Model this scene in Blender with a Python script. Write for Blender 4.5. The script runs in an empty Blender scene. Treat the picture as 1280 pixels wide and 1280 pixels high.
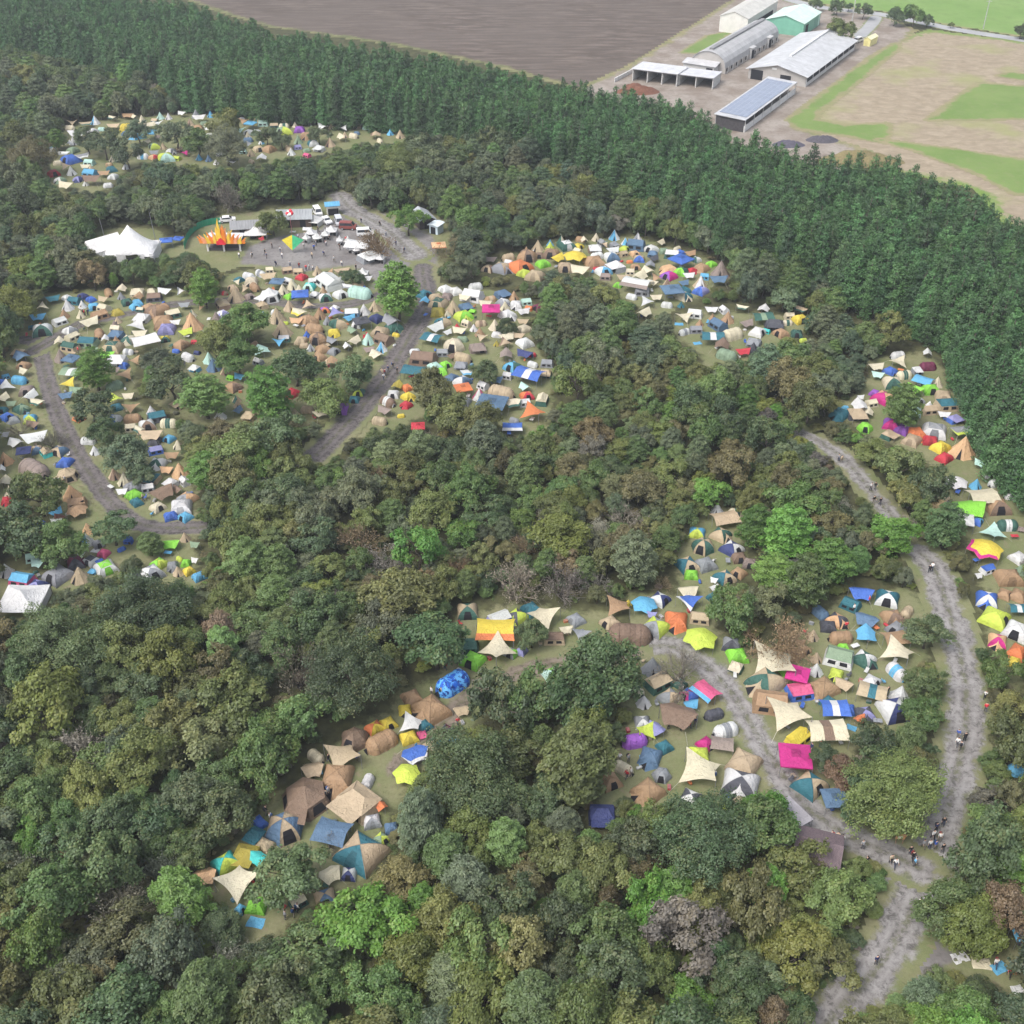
import bpy, math, random
import numpy as np
from mathutils import Vector
R = math.radians
rng = np.random.default_rng(7)
random.seed(7)
SC = bpy.context.scene
COL = SC.collection

# ------------------------------------------------------------------ camera
CAM_H, PITCH, FPX = 113.0, R(36.0), 1440.0
CAM = np.array([0.0, 0.0, CAM_H])
FWD = np.array([0.0, math.cos(PITCH), -math.sin(PITCH)])
UPV = np.array([0.0, math.sin(PITCH), math.cos(PITCH)])
def at(px, py, z=0.0):
    """point of the level plane at height z that the photo shows at px, py"""
    d = np.array([1.0, 0, 0])*(px-640)/FPX + UPV*(-(py-640)/FPX) + FWD
    t = (z-CAM_H)/d[2]
    return CAM + d*t
def proj(p):
    p = np.asarray(p, float); r = p-CAM
    zc = r@FWD
    return 640+FPX*r[..., 0]/zc, 640-FPX*(r@UPV)/zc
def scale_at(p):
    return FPX/((np.asarray(p, float)-CAM)@FWD)
cd = bpy.data.cameras.new('camera'); cam = bpy.data.objects.new('camera', cd); COL.objects.link(cam)
cam.location = CAM; cam.rotation_euler = (R(90)-PITCH, 0, 0)
cd.sensor_width = 36; cd.lens = FPX/1280*36; cd.clip_start = 1; cd.clip_end = 6000
SC.camera = cam

# ------------------------------------------------------------------ light
SUN_EL, SUN_AZ = R(56), R(-128)      # azimuth from +Y, clockwise
w = bpy.data.worlds.new('World'); SC.world = w; w.use_nodes = True
nt = w.node_tree
sky = nt.nodes.new('ShaderNodeTexSky'); sky.sky_type = 'NISHITA'; sky.sun_disc = False
sky.sun_elevation = SUN_EL; sky.sun_rotation = SUN_AZ
sky.dust_density = 4.0; sky.air_density = 1.0; sky.ozone_density = 1.0
bg = nt.nodes['Background']; bg.inputs['Strength'].default_value = 0.15
hs = nt.nodes.new('ShaderNodeHueSaturation'); hs.inputs['Saturation'].default_value = .45     # thin cloud greys the sky
nt.links.new(sky.outputs[0], hs.inputs['Color']); nt.links.new(hs.outputs[0], bg.inputs['Color'])
sd_ = bpy.data.lights.new('sun', 'SUN'); sd_.energy = 1.15; sd_.angle = R(26); sd_.color = (1, .95, .88)
sun = bpy.data.objects.new('sun', sd_); COL.objects.link(sun)
sv = Vector((math.sin(SUN_AZ)*math.cos(SUN_EL), math.cos(SUN_AZ)*math.cos(SUN_EL), math.sin(SUN_EL)))
sun.rotation_euler = (-sv).to_track_quat('-Z', 'Y').to_euler(); sun.location = (0, 0, 300)
SC.view_settings.view_transform = 'Standard'; SC.view_settings.look = 'None'
SC.view_settings.gamma = 1; SC.view_settings.exposure = 0.95
SC.render.engine = 'CYCLES'
SC.cycles.max_bounces = 5; SC.cycles.diffuse_bounces = 3; SC.cycles.transmission_bounces = 3
SC.cycles.volume_bounces = 0
SC.cycles.use_adaptive_sampling = True; SC.cycles.adaptive_threshold = 0.02
SC.cycles.use_denoising = True

# ------------------------------------------------------------------ colours
def lin(c):
    return tuple(((v/255)/12.92 if v <= 10 else ((v/255+.055)/1.055)**2.4) for v in c)
CN = {  # code: (name, picture sRGB of the cloth in soft light)
 'w': ('white', (226, 227, 226)), 'cr': ('cream', (225, 215, 186)), 'be': ('beige', (199, 178, 146)),
 'ta': ('tan', (182, 148, 112)), 'br': ('brown', (140, 116, 97)), 'tp': ('taupe', (156, 140, 132)),
 'gy': ('grey', (150, 154, 160)), 'dg': ('charcoal', (82, 84, 94)), 'gn': ('dark green', (56, 104, 92)),
 'sg': ('sage green', (140, 165, 135)), 'lg': ('lime green', (142, 222, 62)), 'yg': ('yellow green', (206, 226, 78)),
 'ye': ('yellow', (234, 210, 62)), 'or': ('orange', (232, 132, 74)), 'pe': ('peach', (228, 184, 138)),
 're': ('red', (208, 48, 66)), 'pk': ('pink', (228, 92, 142)), 'mg': ('magenta', (208, 24, 136)),
 'pu': ('purple', (156, 88, 196)), 'na': ('navy', (54, 66, 122)), 'bl': ('blue', (66, 114, 208)),
 'lb': ('light blue', (98, 182, 226)), 'te': ('teal', (46, 118, 134)), 'tq': ('turquoise', (58, 206, 200)),
 'sb': ('slate blue', (92, 124, 156)), 'lv': ('lavender', (150, 150, 205)), 'mt': ('mint', (190, 228, 216)),
 'mr': ('maroon', (120, 40, 76)), 'ol': ('olive', (178, 164, 60)), 'bk': ('black', (30, 31, 36)),
 'rb': ('red brown', (120, 72, 58)),
}
def col(code, k=.88):
    c = lin(CN[code][1]); g = sum(c)/3; s = .9      # cloth colour mixed a little towards pale grey
    return tuple((v*s+(g*.6+.12)*(1-s))*k for v in c)

# ------------------------------------------------------------------ materials
def new_mat(name):
    m = bpy.data.materials.new(name); m.use_nodes = True
    t = m.node_tree; t.nodes.clear()
    return m, t
def N(t, kind, **kw):
    n = t.nodes.new(kind)
    for k, v in kw.items(): setattr(n, k, v)
    return n
def L(t, a, b): t.links.new(a, b)
def mixc(t, fac, a, b, mode='MIX'):
    n = N(t, 'ShaderNodeMix', data_type='RGBA', blend_type=mode)
    for sock, v in ((n.inputs[0], fac), (n.inputs[6], a), (n.inputs[7], b)):
        if hasattr(v, 'links'): L(t, v, sock)
        elif isinstance(v, tuple): sock.default_value = (*v[:3], 1)
        else: sock.default_value = v
    return n.outputs[2]
def noise(t, scale, detail=3, rough=.6, vec=None, dist=0):
    n = N(t, 'ShaderNodeTexNoise'); n.inputs['Scale'].default_value = scale
    n.inputs['Detail'].default_value = detail; n.inputs['Roughness'].default_value = rough
    n.inputs['Distortion'].default_value = dist
    if vec is not None: L(t, vec, n.inputs['Vector'])
    return n.outputs[0]
def mrange(t, v, a, b, c=0., d=1., smooth=False):
    n = N(t, 'ShaderNodeMapRange'); n.interpolation_type = 'SMOOTHSTEP' if smooth else 'LINEAR'
    L(t, v, n.inputs[0])
    for i, x in enumerate((a, b, c, d)): n.inputs[i+1].default_value = x
    return n.outputs[0]
def math_(t, op, a, b=None):
    n = N(t, 'ShaderNodeMath', operation=op)
    for i, v in enumerate((a, b)):
        if v is None: continue
        if hasattr(v, 'links'): L(t, v, n.inputs[i])
        else: n.inputs[i].default_value = v
    return n.outputs[0]
def wpos(t): return N(t, 'ShaderNodeNewGeometry').outputs['Position']
def attr(t, name, typ='GEOMETRY'):
    return N(t, 'ShaderNodeAttribute', attribute_name=name, attribute_type=typ)
def finish(t, colr, rough=.85, spec=.2, bump=None, bumpd=.05, metallic=0.):
    p = N(t, 'ShaderNodeBsdfPrincipled'); o = N(t, 'ShaderNodeOutputMaterial')
    if hasattr(colr, 'links'): L(t, colr, p.inputs['Base Color'])
    else: p.inputs['Base Color'].default_value = (*colr, 1)
    p.inputs['Roughness'].default_value = rough; p.inputs['Specular IOR Level'].default_value = spec
    p.inputs['Metallic'].default_value = metallic
    if bump is not None:
        b = N(t, 'ShaderNodeBump'); b.inputs['Distance'].default_value = bumpd; b.inputs['Strength'].default_value = .6
        L(t, bump, b.inputs['Height']); L(t, b.outputs[0], p.inputs['Normal'])
    L(t, p.outputs[0], o.inputs[0]); return p

def tinted(name, rough, spec, nscale, lo, hi, translucent=0., bump=0.):
    m, t = new_mat(name)
    a = attr(t, 'tint', 'OBJECT')
    tc = N(t, 'ShaderNodeTexCoord')
    n = noise(t, nscale, 4, .6, wpos(t))
    f = mrange(t, n, .3, .7, lo, hi)
    v = N(t, 'ShaderNodeVectorMath', operation='SCALE'); L(t, a.outputs['Color'], v.inputs[0]); L(t, f, v.inputs['Scale'])
    p = N(t, 'ShaderNodeBsdfPrincipled'); o = N(t, 'ShaderNodeOutputMaterial')
    L(t, v.outputs[0], p.inputs['Base Color']); p.inputs['Roughness'].default_value = rough
    p.inputs['Specular IOR Level'].default_value = spec
    if bump:
        b = N(t, 'ShaderNodeBump'); b.inputs['Distance'].default_value = bump
        L(t, noise(t, 2.2, 2, .5, wpos(t), 1.2), b.inputs['Height']); L(t, b.outputs[0], p.inputs['Normal'])
    if translucent:
        tr = N(t, 'ShaderNodeBsdfTranslucent'); L(t, v.outputs[0], tr.inputs[0])
        mx = N(t, 'ShaderNodeMixShader'); mx.inputs[0].default_value = translucent
        L(t, p.outputs[0], mx.inputs[1]); L(t, tr.outputs[0], mx.inputs[2]); L(t, mx.outputs[0], o.inputs[0])
    else: L(t, p.outputs[0], o.inputs[0])
    return m
M = {}
M['fabric'] = tinted('tent_fabric', .62, .3, 1.3, .86, 1.04, .16, .22)
M['paint'] = tinted('painted_metal', .45, .4, .5, .86, 1.05)
M['board'] = tinted('weathered_board', .85, .15, 1.6, .7, 1.15)
M['skin'] = tinted('plain_surface', .7, .25, 3., .92, 1.05)

def roof_mat():
    m, t = new_mat('ribbed_roof')
    a = attr(t, 'tint', 'OBJECT'); tc = N(t, 'ShaderNodeTexCoord')
    sx = N(t, 'ShaderNodeSeparateXYZ'); L(t, tc.outputs['Object'], sx.inputs[0])
    wv = math_(t, 'SINE', math_(t, 'MULTIPLY', sx.outputs[1], 9.0))
    st = noise(t, .35, 4, .6, tc.outputs['Object'])
    mp = N(t, 'ShaderNodeMapping'); L(t, tc.outputs['Object'], mp.inputs[0]); mp.inputs['Scale'].default_value = (.25, 1.6, .25)
    st2 = noise(t, 1.2, 4, .7, mp.outputs[0])
    f = math_(t, 'MULTIPLY', mrange(t, st, .3, .7, .8, 1.06), mrange(t, st2, .3, .7, .76, 1.07))
    f = math_(t, 'MULTIPLY', f, mrange(t, wv, -1, 1, .93, 1.02))
    v = N(t, 'ShaderNodeVectorMath', operation='SCALE'); L(t, a.outputs['Color'], v.inputs[0]); L(t, f, v.inputs['Scale'])
    finish(t, v.outputs[0], .5, .35, wv, .03); return m
M['roof'] = roof_mat()
def shingle_mat():
    m, t = new_mat('shingle_roof')
    a = attr(t, 'tint', 'OBJECT'); tc = N(t, 'ShaderNodeTexCoord')
    b = N(t, 'ShaderNodeTexBrick'); L(t, tc.outputs['Object'], b.inputs[0]); b.inputs['Scale'].default_value = 2.2
    b.inputs['Color1'].default_value = (1.15, 1.1, 1.1, 1); b.inputs['Color2'].default_value = (.75, .75, .78, 1)
    b.inputs['Mortar'].default_value = (.45, .42, .42, 1); b.inputs['Mortar Size'].default_value = .03
    finish(t, mixc(t, 1., a.outputs['Color'], b.outputs[0], 'MULTIPLY'), .8, .2); return m
M['shingle'] = shingle_mat()
def solar_mat():
    m, t = new_mat('solar_panels')
    tc = N(t, 'ShaderNodeTexCoord'); b = N(t, 'ShaderNodeTexBrick'); L(t, tc.outputs['Object'], b.inputs[0])
    b.offset = 0; b.inputs['Scale'].default_value = 1.0; b.inputs['Brick Width'].default_value = 1.6; b.inputs['Row Height'].default_value = 1.1
    b.inputs['Color1'].default_value = (.17, .2, .27, 1); b.inputs['Color2'].default_value = (.2, .235, .31, 1)
    b.inputs['Mortar'].default_value = (.34, .37, .42, 1); b.inputs['Mortar Size'].default_value = .04
    finish(t, b.outputs[0], .25, .5); return m
M['solar'] = solar_mat()
def flat(name, c, rough=.7, spec=.25):
    m, t = new_mat(name); n = noise(t, 2.5, 3, .6, wpos(t))
    finish(t, mixc(t, n, tuple(v*.8 for v in c), tuple(v*1.15 for v in c)), rough, spec); return m
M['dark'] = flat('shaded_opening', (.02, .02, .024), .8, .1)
M['pole'] = flat('tent_pole', (.18, .18, .19), .4, .5)
M['rope'] = flat('guy_rope', (.42, .4, .34))
M['glass'] = flat('window_glass', (.03, .035, .045), .12, .6)
M['tyre'] = flat('rubber_tyre', (.025, .025, .027), .8, .15)
M['rim'] = flat('wheel_rim', (.45, .46, .48), .3, .5)
M['lamp'] = flat('lamp_lens', (.6, .6, .58), .2, .5)
def camo_mat():
    m, t = new_mat('blue_camouflage_cloth')
    n = noise(t, 1.1, 3, .55, wpos(t), .8); n2 = noise(t, 1.9, 3, .55, wpos(t), .5)
    c = mixc(t, mrange(t, n, .46, .52), lin((36, 92, 190)), lin((98, 170, 232)))
    c = mixc(t, mrange(t, n2, .56, .6), c, lin((22, 52, 130)))
    finish(t, c, .6, .3); return m
M['camo'] = camo_mat()
def bark_mat():
    m, t = new_mat('bark'); tc = N(t, 'ShaderNodeTexCoord')
    n = noise(t, 6, 4, .7, tc.outputs['Object'])
    finish(t, mixc(t, n, (.04, .033, .027), (.14, .12, .10)), .9, .1); return m
M['bark'] = bark_mat()

def leaf_mat(name, trans, lo, hi, dry):
    m, t = new_mat(name)
    a = attr(t, 'tint', 'INSTANCER'); r = attr(t, 'rnd')
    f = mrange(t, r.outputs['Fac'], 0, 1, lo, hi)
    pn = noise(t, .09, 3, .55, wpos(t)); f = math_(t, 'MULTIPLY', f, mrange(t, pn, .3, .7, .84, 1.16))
    r2 = attr(t, 'rnd2')
    c = mixc(t, mrange(t, r2.outputs['Fac'], .62, 1., 0, dry), a.outputs['Color'], (.2, .16, .055))
    v = N(t, 'ShaderNodeVectorMath', operation='SCALE'); L(t, c, v.inputs[0]); L(t, f, v.inputs['Scale'])
    d = N(t, 'ShaderNodeBsdfDiffuse'); tr = N(t, 'ShaderNodeBsdfTranslucent')
    L(t, v.outputs[0], d.inputs[0]); L(t, v.outputs[0], tr.inputs[0])
    mx = N(t, 'ShaderNodeMixShader'); mx.inputs[0].default_value = trans
    L(t, d.outputs[0], mx.inputs[1]); L(t, tr.outputs[0], mx.inputs[2])
    gl = N(t, 'ShaderNodeBsdfGlossy'); gl.inputs['Roughness'].default_value = .55; gl.inputs[0].default_value = (.8, .85, .9, 1)
    m2 = N(t, 'ShaderNodeMixShader'); m2.inputs[0].default_value = .035
    L(t, mx.outputs[0], m2.inputs[1]); L(t, gl.outputs[0], m2.inputs[2])
    o = N(t, 'ShaderNodeOutputMaterial'); L(t, m2.outputs[0], o.inputs[0]); return m
M['leaf'] = leaf_mat('foliage', .32, .62, 1.38, .3)
M['needle'] = leaf_mat('needle_foliage', .15, .5, 1.5, .06)
M['twig'] = leaf_mat('bare_twigs', .0, .7, 1.3, .1)

# ------------------------------------------------------------------ mesh helpers
def mk(name, V, F, mats, smooth=False, mi=None):
    me = bpy.data.meshes.new(name); me.from_pydata([tuple(map(float, v)) for v in V], [], [tuple(f) for f in F])
    for m in (mats if isinstance(mats, (list, tuple)) else [mats]): me.materials.append(m)
    if mi is not None: me.polygons.foreach_set('material_index', mi)
    if smooth: me.polygons.foreach_set('use_smooth', [True]*len(me.polygons))
    me.update(); return me
def quads_mesh(name, Q, mats, fattr=None, mi=None):
    """Q: (n,4,3) loose quads"""
    n = len(Q); me = bpy.data.meshes.new(name)
    me.vertices.add(n*4); me.vertices.foreach_set('co', Q.reshape(-1).astype(np.float32))
    me.loops.add(n*4); me.loops.foreach_set('vertex_index', np.arange(n*4, dtype=np.int32))
    me.polygons.add(n); me.polygons.foreach_set('loop_start', np.arange(0, n*4, 4, dtype=np.int32))
    for m in mats: me.materials.append(m)
    if mi is not None: me.polygons.foreach_set('material_index', mi.astype(np.int32))
    for k, v in (fattr or {}).items():
        a = me.attributes.new(k, 'FLOAT', 'FACE'); a.data.foreach_set('value', v.astype(np.float32))
    me.update(calc_edges=True); me.validate(); return me
class MB:
    def __init__(s): s.V = []; s.F = []
    def add(s, V, F):
        o = len(s.V); s.V += [tuple(v) for v in V]; s.F += [tuple(i+o for i in f) for f in F]; return s
    def quad(s, a, b, c, d): return s.add((a, b, c, d), ((0, 1, 2, 3),))
    def tri(s, a, b, c): return s.add((a, b, c), ((0, 1, 2),))
    def box(s, x0, x1, y0, y1, z0, z1):
        return s.add([(x0, y0, z0), (x1, y0, z0), (x1, y1, z0), (x0, y1, z0), (x0, y0, z1), (x1, y0, z1), (x1, y1, z1), (x0, y1, z1)],
                     [(0, 3, 2, 1), (4, 5, 6, 7), (0, 1, 5, 4), (1, 2, 6, 5), (2, 3, 7, 6), (3, 0, 4, 7)])
    def tube(s, pts, rs, n=5, cap=True):
        pts = [np.array(p, float) for p in pts]
        if not hasattr(rs, '__len__'): rs = [rs]*len(pts)
        o = len(s.V)
        for i, p in enumerate(pts):
            d = pts[min(i+1, len(pts)-1)]-pts[max(i-1, 0)]; d /= np.linalg.norm(d)+1e-9
            a = np.cross(d, (0, 0, 1.)) if abs(d[2]) < .9 else np.cross(d, (1., 0, 0)); a /= np.linalg.norm(a); b = np.cross(d, a)
            for k in range(n):
                th = 2*math.pi*k/n; s.V.append(tuple(p+rs[i]*(a*math.cos(th)+b*math.sin(th))))
        for i in range(len(pts)-1):
            for k in range(n):
                s.F.append((o+i*n+k, o+i*n+(k+1) % n, o+(i+1)*n+(k+1) % n, o+(i+1)*n+k))
        if cap:
            s.F.append(tuple(o+k for k in range(n))[::-1]); s.F.append(tuple(o+(len(pts)-1)*n+k for k in range(n)))
        return s
    def grid(s, fn, nu, nv):
        """fn(u,v) u,v in 0..1"""
        V = [fn(i/nu, j/nv) for j in range(nv+1) for i in range(nu+1)]
        F = [(j*(nu+1)+i, j*(nu+1)+i+1, (j+1)*(nu+1)+i+1, (j+1)*(nu+1)+i) for j in range(nv) for i in range(nu)]
        return s.add(V, F)
    def mesh(s, name, m, smooth=False): return mk(name, s.V, s.F, m, smooth)

# ------------------------------------------------------------------ objects
def link(name, data, parent=None, tint=None, kind=None):
    o = bpy.data.objects.new(name, data); COL.objects.link(o)
    if parent is not None: o.parent = parent
    if tint is not None: o['tint'] = [float(v) for v in tint]
    if kind: o['kind'] = kind
    return o
def thing(name, label, cat, loc=(0, 0, 0), rot=0., group=None, scale=None):
    o = link(name, None); o.empty_display_size = .2
    o.location = tuple(map(float, loc)); o.rotation_euler = (0, 0, rot)
    if scale is not None: o.scale = scale
    if label: o['label'] = label
    o['category'] = cat
    if group: o['group'] = group
    return o
REG = []      # registry for labels: dict(o, desc, px, py, area)

# ------------------------------------------------------------------ thin haze over the whole place
hm, ht = new_mat('haze_air'); pv = N(ht, 'ShaderNodeVolumePrincipled'); ho = N(ht, 'ShaderNodeOutputMaterial')
pv.inputs['Color'].default_value = (.86, .92, 1, 1); pv.inputs['Density'].default_value = .00022; pv.inputs['Anisotropy'].default_value = .2
L(ht, pv.outputs[0], ho.inputs['Volume'])
hz = MB().box(-2510, 2510, -310, 4510, -1, CAM_H+6).mesh('haze', hm); link('haze', hz, kind='stuff')
# ------------------------------------------------------------------ ground sheets
def W2(pts, z=0.0): return np.array([at(x, y, z)[:2] for x, y in pts])
def inside(P, poly):
    x, y = P[:, 0], P[:, 1]; r = np.zeros(len(P), bool); n = len(poly)
    for i in range(n):
        x1, y1 = poly[i]; x2, y2 = poly[(i+1) % n]
        if y1 == y2: continue
        c = ((y1 > y) != (y2 > y)) & (x < (x2-x1)*(y-y1)/(y2-y1)+x1); r ^= c
    return r
def segdist(P, A, B):
    d = B-A; t = np.clip(((P-A)@d)/(d@d+1e-9), 0, 1); return np.linalg.norm(P-(A+t[:, None]*d), axis=1)
def sdist(P, poly):
    D = np.full(len(P), 1e9)
    for i in range(len(poly)): D = np.minimum(D, segdist(P, poly[i], poly[(i+1) % len(poly)]))
    return np.where(inside(P, poly), D, -D)
def smooth_line(pts, n=8):
    p = np.array(pts, float); p = np.vstack([2*p[0]-p[1], p, 2*p[-1]-p[-2]]); out = []
    for i in range(1, len(p)-2):
        for k in range(n):
            t = k/n; a, b, c, d = p[i-1:i+3]
            out.append(.5*((2*b)+(c-a)*t+(2*a-5*b+4*c-d)*t*t+(3*b-a-3*c+d)*t**3))
    out.append(p[-2]); return np.array(out)
def grid_sheet(name, lo, hi, step, z, sdfn, mat, fringe, label=None):
    nx = int((hi[0]-lo[0])/step)+2; ny = int((hi[1]-lo[1])/step)+2
    xs = lo[0]+np.arange(nx)*step; ys = lo[1]+np.arange(ny)*step
    X, Y = np.meshgrid(xs, ys); P = np.c_[X.ravel(), Y.ravel()]
    sd, ex = sdfn(P); keepv = (sd > -fringe*1.6).reshape(ny, nx)
    kq = keepv[:-1, :-1] & keepv[1:, :-1] & keepv[:-1, 1:] & keepv[1:, 1:]
    j, i = np.nonzero(kq); idx = np.c_[j*nx+i, j*nx+i+1, (j+1)*nx+i+1, (j+1)*nx+i]
    used, inv = np.unique(idx.ravel(), return_inverse=True); F = inv.reshape(-1, 4).astype(np.int32)
    V = np.c_[P[used], np.full(len(used), z)]
    me = bpy.data.meshes.new(name); me.vertices.add(len(V)); me.vertices.foreach_set('co', V.ravel().astype(np.float32))
    me.loops.add(F.size); me.loops.foreach_set('vertex_index', F.ravel())
    me.polygons.add(len(F)); me.polygons.foreach_set('loop_start', np.arange(0, F.size, 4, dtype=np.int32))
    a = me.attributes.new('edge', 'FLOAT', 'POINT'); a.data.foreach_set('value', (sd[used]/fringe).astype(np.float32))
    if ex is not None:
        a = me.attributes.new('across', 'FLOAT', 'POINT'); a.data.foreach_set('value', ex[used].astype(np.float32))
    me.materials.append(mat); me.update(calc_edges=True)
    return link(name, me, kind='structure')
def poly_sheet(name, poly, step, z, mat, fringe=1.2):
    return grid_sheet(name, poly.min(0)-fringe*2, poly.max(0)+fringe*2, step, z, lambda P: (sdist(P, poly), None), mat, fringe)
def road_sheet(name, line, width, step, z, mat, fringe=.8):
    line = smooth_line(line)
    def fn(P):
        D = np.full(len(P), 1e9)
        for a, b in zip(line[:-1], line[1:]): D = np.minimum(D, segdist(P, a, b))
        return width/2-D, D
    return grid_sheet(name, line.min(0)-width, line.max(0)+width, step, z, fn, mat, fringe)

FLOOR_A, FLOOR_B = (.042, .042, .024), (.085, .088, .042)
def floor_col(t):
    n = noise(t, .5, 5, .65, wpos(t)); return mixc(t, mrange(t, n, .35, .65), FLOOR_A, FLOOR_B)
def grass_col(t):
    n = noise(t, .16, 4, .6, wpos(t)); n2 = noise(t, 1.7, 4, .7, wpos(t)); n3 = noise(t, 9, 3, .7, wpos(t))
    c = mixc(t, mrange(t, n, .36, .64), (.112, .146, .054), (.185, .184, .100))
    c = mixc(t, mrange(t, n2, .42, .72, 0, .75), c, (.105, .115, .05))
    c = mixc(t, mrange(t, n3, .3, .75, 0, .45), c, (.25, .23, .15))
    wn = noise(t, .42, 5, .75, wpos(t), .6); c = mixc(t, mrange(t, wn, .58, .68, 0, .8), c, (.20, .165, .115))     # worn patches
    return mixc(t, mrange(t, noise(t, .9, 5, .8, wpos(t), .4), .6, .7, 0, .6), c, (.075, .082, .035))
def edged(t, own, under, amp=1.0, sc=.7):
    e = attr(t, 'edge').outputs['Fac']; n = noise(t, sc, 5, .7, wpos(t)); n1 = noise(t, sc*.22, 3, .6, wpos(t))
    k = math_(t, 'ADD', e, math_(t, 'MULTIPLY', math_(t, 'SUBTRACT', math_(t, 'ADD', n, math_(t, 'MULTIPLY', n1, .9)), .95), 2.6*amp))
    return mixc(t, mrange(t, k, -.45, .45, 0, 1, True), under, own)
def gm(name, ownfn, underfn, rough=.95, amp=1., sc=.7, bs=2.2, bd=.06):
    m, t = new_mat(name); own = ownfn(t); under = underfn(t) if underfn else None
    finish(t, edged(t, own, under, amp, sc) if under is not None else own, rough, .1, noise(t, bs, 4, .7, wpos(t)), bd); return m
def two(a, b, s1, lo=.38, hi=.62, c=None, s2=3.):
    def fn(t):
        k = mixc(t, mrange(t, noise(t, s1, 5, .65, wpos(t)), lo, hi), a, b)
        if c: k = mixc(t, mrange(t, noise(t, s2, 4, .7, wpos(t)), .5, .72, 0, .7), k, c)
        return k
    return fn
def road_col(base, light, dark, rut):
    def fn(t):
        d = attr(t, 'across').outputs['Fac']
        k = mixc(t, mrange(t, noise(t, .35, 5, .65, wpos(t)), .36, .64), base, light)
        k = mixc(t, mrange(t, noise(t, 1.3, 6, .78, wpos(t), .5), .47, .6, 0, .9), k, dark)
        r = math_(t, 'ABSOLUTE', math_(t, 'SUBTRACT', d, rut))
        k = mixc(t, math_(t, 'MULTIPLY', mrange(t, r, .05, .55, .85, 0), mrange(t, noise(t, .5, 3, .6, wpos(t)), .35, .6)), k, light)
        k = mixc(t, math_(t, 'MULTIPLY', mrange(t, d, .15, .6, .75, 0), mrange(t, noise(t, .8, 4, .7, wpos(t)), .42, .58)), k, (.105, .11, .055))     # tufts between the wheel lines
        return mixc(t, mrange(t, noise(t, 12, 2, .7, wpos(t)), .45, .8, 0, .35), k, dark)
    return fn
def streak_field(t):
    mp = N(t, 'ShaderNodeMapping'); L(t, wpos(t), mp.inputs[0]); mp.inputs['Rotation'].default_value = (0, 0, R(-8)); mp.inputs['Scale'].default_value = (.07, .33, 1)
    a = noise(t, 1., 6, .7, mp.outputs[0], .4); b = noise(t, .02, 4, .6, wpos(t)); c = noise(t, .6, 5, .7, wpos(t))
    k = mixc(t, mrange(t, a, .44, .62), (.085, .068, .056), (.16, .132, .112))
    k = mixc(t, mrange(t, b, .4, .6, 0, .6), k, (.118, .098, .084))
    wv = N(t, 'ShaderNodeTexWave'); L(t, mp.outputs[0], wv.inputs[0]); wv.bands_direction = 'Y'; wv.inputs['Scale'].default_value = .22; wv.inputs['Distortion'].default_value = 1.2; wv.inputs['Detail'].default_value = 3
    k = mixc(t, mrange(t, wv.outputs[1], .55, 1, 0, .35), k, (.07, .058, .054))
    return mixc(t, mrange(t, c, .5, .75, 0, .5), k, (.085, .068, .064))
def dry_field(t):
    mp = N(t, 'ShaderNodeMapping'); L(t, wpos(t), mp.inputs[0]); mp.inputs['Scale'].default_value = (.22, .32, 1)
    a = noise(t, 1., 6, .7, mp.outputs[0], .5); b = noise(t, .035, 5, .6, wpos(t)); c = noise(t, .35, 5, .7, wpos(t))
    k = mixc(t, mrange(t, a, .38, .66), (.225, .185, .132), (.32, .27, .2))
    k = mixc(t, mrange(t, b, .52, .66, 0, .75), k, (.24, .25, .11))
    return mixc(t, mrange(t, c, .55, .75, 0, .55), k, (.22, .17, .12))
G = {}
G['ground'] = gm('ground_soil', lambda t: floor_col(t), None, bs=1.1, bd=.15)
G['grass'] = gm('trodden_grass', grass_col, floor_col)
G['gravel'] = gm('grey_gravel', two((.15, .14, .136), (.215, .205, .2), .16, c=(.095, .088, .085), s2=1.4), grass_col)
G['road'] = gm('gravel_road', road_col((.175, .165, .16), (.285, .275, .27), (.085, .08, .076), 1.05), grass_col, amp=1.1)
G['track'] = gm('dark_earth_track', road_col((.10, .09, .09), (.16, .145, .142), (.045, .04, .04), .8), grass_col, amp=.8)
G['dirt'] = gm('brown_dirt_track', road_col((.15, .122, .098), (.22, .185, .15), (.08, .066, .052), .6), grass_col, amp=1.)
G['plough'] = gm('ploughed_soil', streak_field, two((.1, .12, .05), (.2, .19, .1), .2))
G['dry'] = gm('dry_stubble', dry_field, two((.13, .21, .05), (.2, .22, .09), .2), amp=1.6, sc=.3)
G['meadow'] = gm('green_meadow', two((.125, .195, .055), (.155, .22, .07), .08, c=(.18, .20, .09), s2=.5), two((.2, .2, .1), (.25, .22, .13), .2), amp=1.2, sc=.3)
G['lush'] = gm('lush_meadow', two((.135, .23, .062), (.17, .26, .085), .03, c=(.125, .19, .06), s2=.15), two((.2, .2, .1), (.25, .22, .13), .2))
G['yard'] = gm('farmyard_dirt', two((.19, .158, .132), (.29, .26, .23), .12, c=(.16, .13, .11), s2=.7), two((.16, .17, .08), (.24, .21, .12), .3), amp=1.4, sc=.4)
G['asphalt'] = gm('pale_asphalt', two((.27, .275, .285), (.33, .335, .345), .1), two((.14, .2, .06), (.2, .2, .1), .3), amp=.5)

gme = MB().quad((-2500, -300, 0), (2500, -300, 0), (2500, 4500, 0), (-2500, 4500, 0)).mesh('ground', G['ground'])
link('ground', gme, kind='structure')

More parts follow.
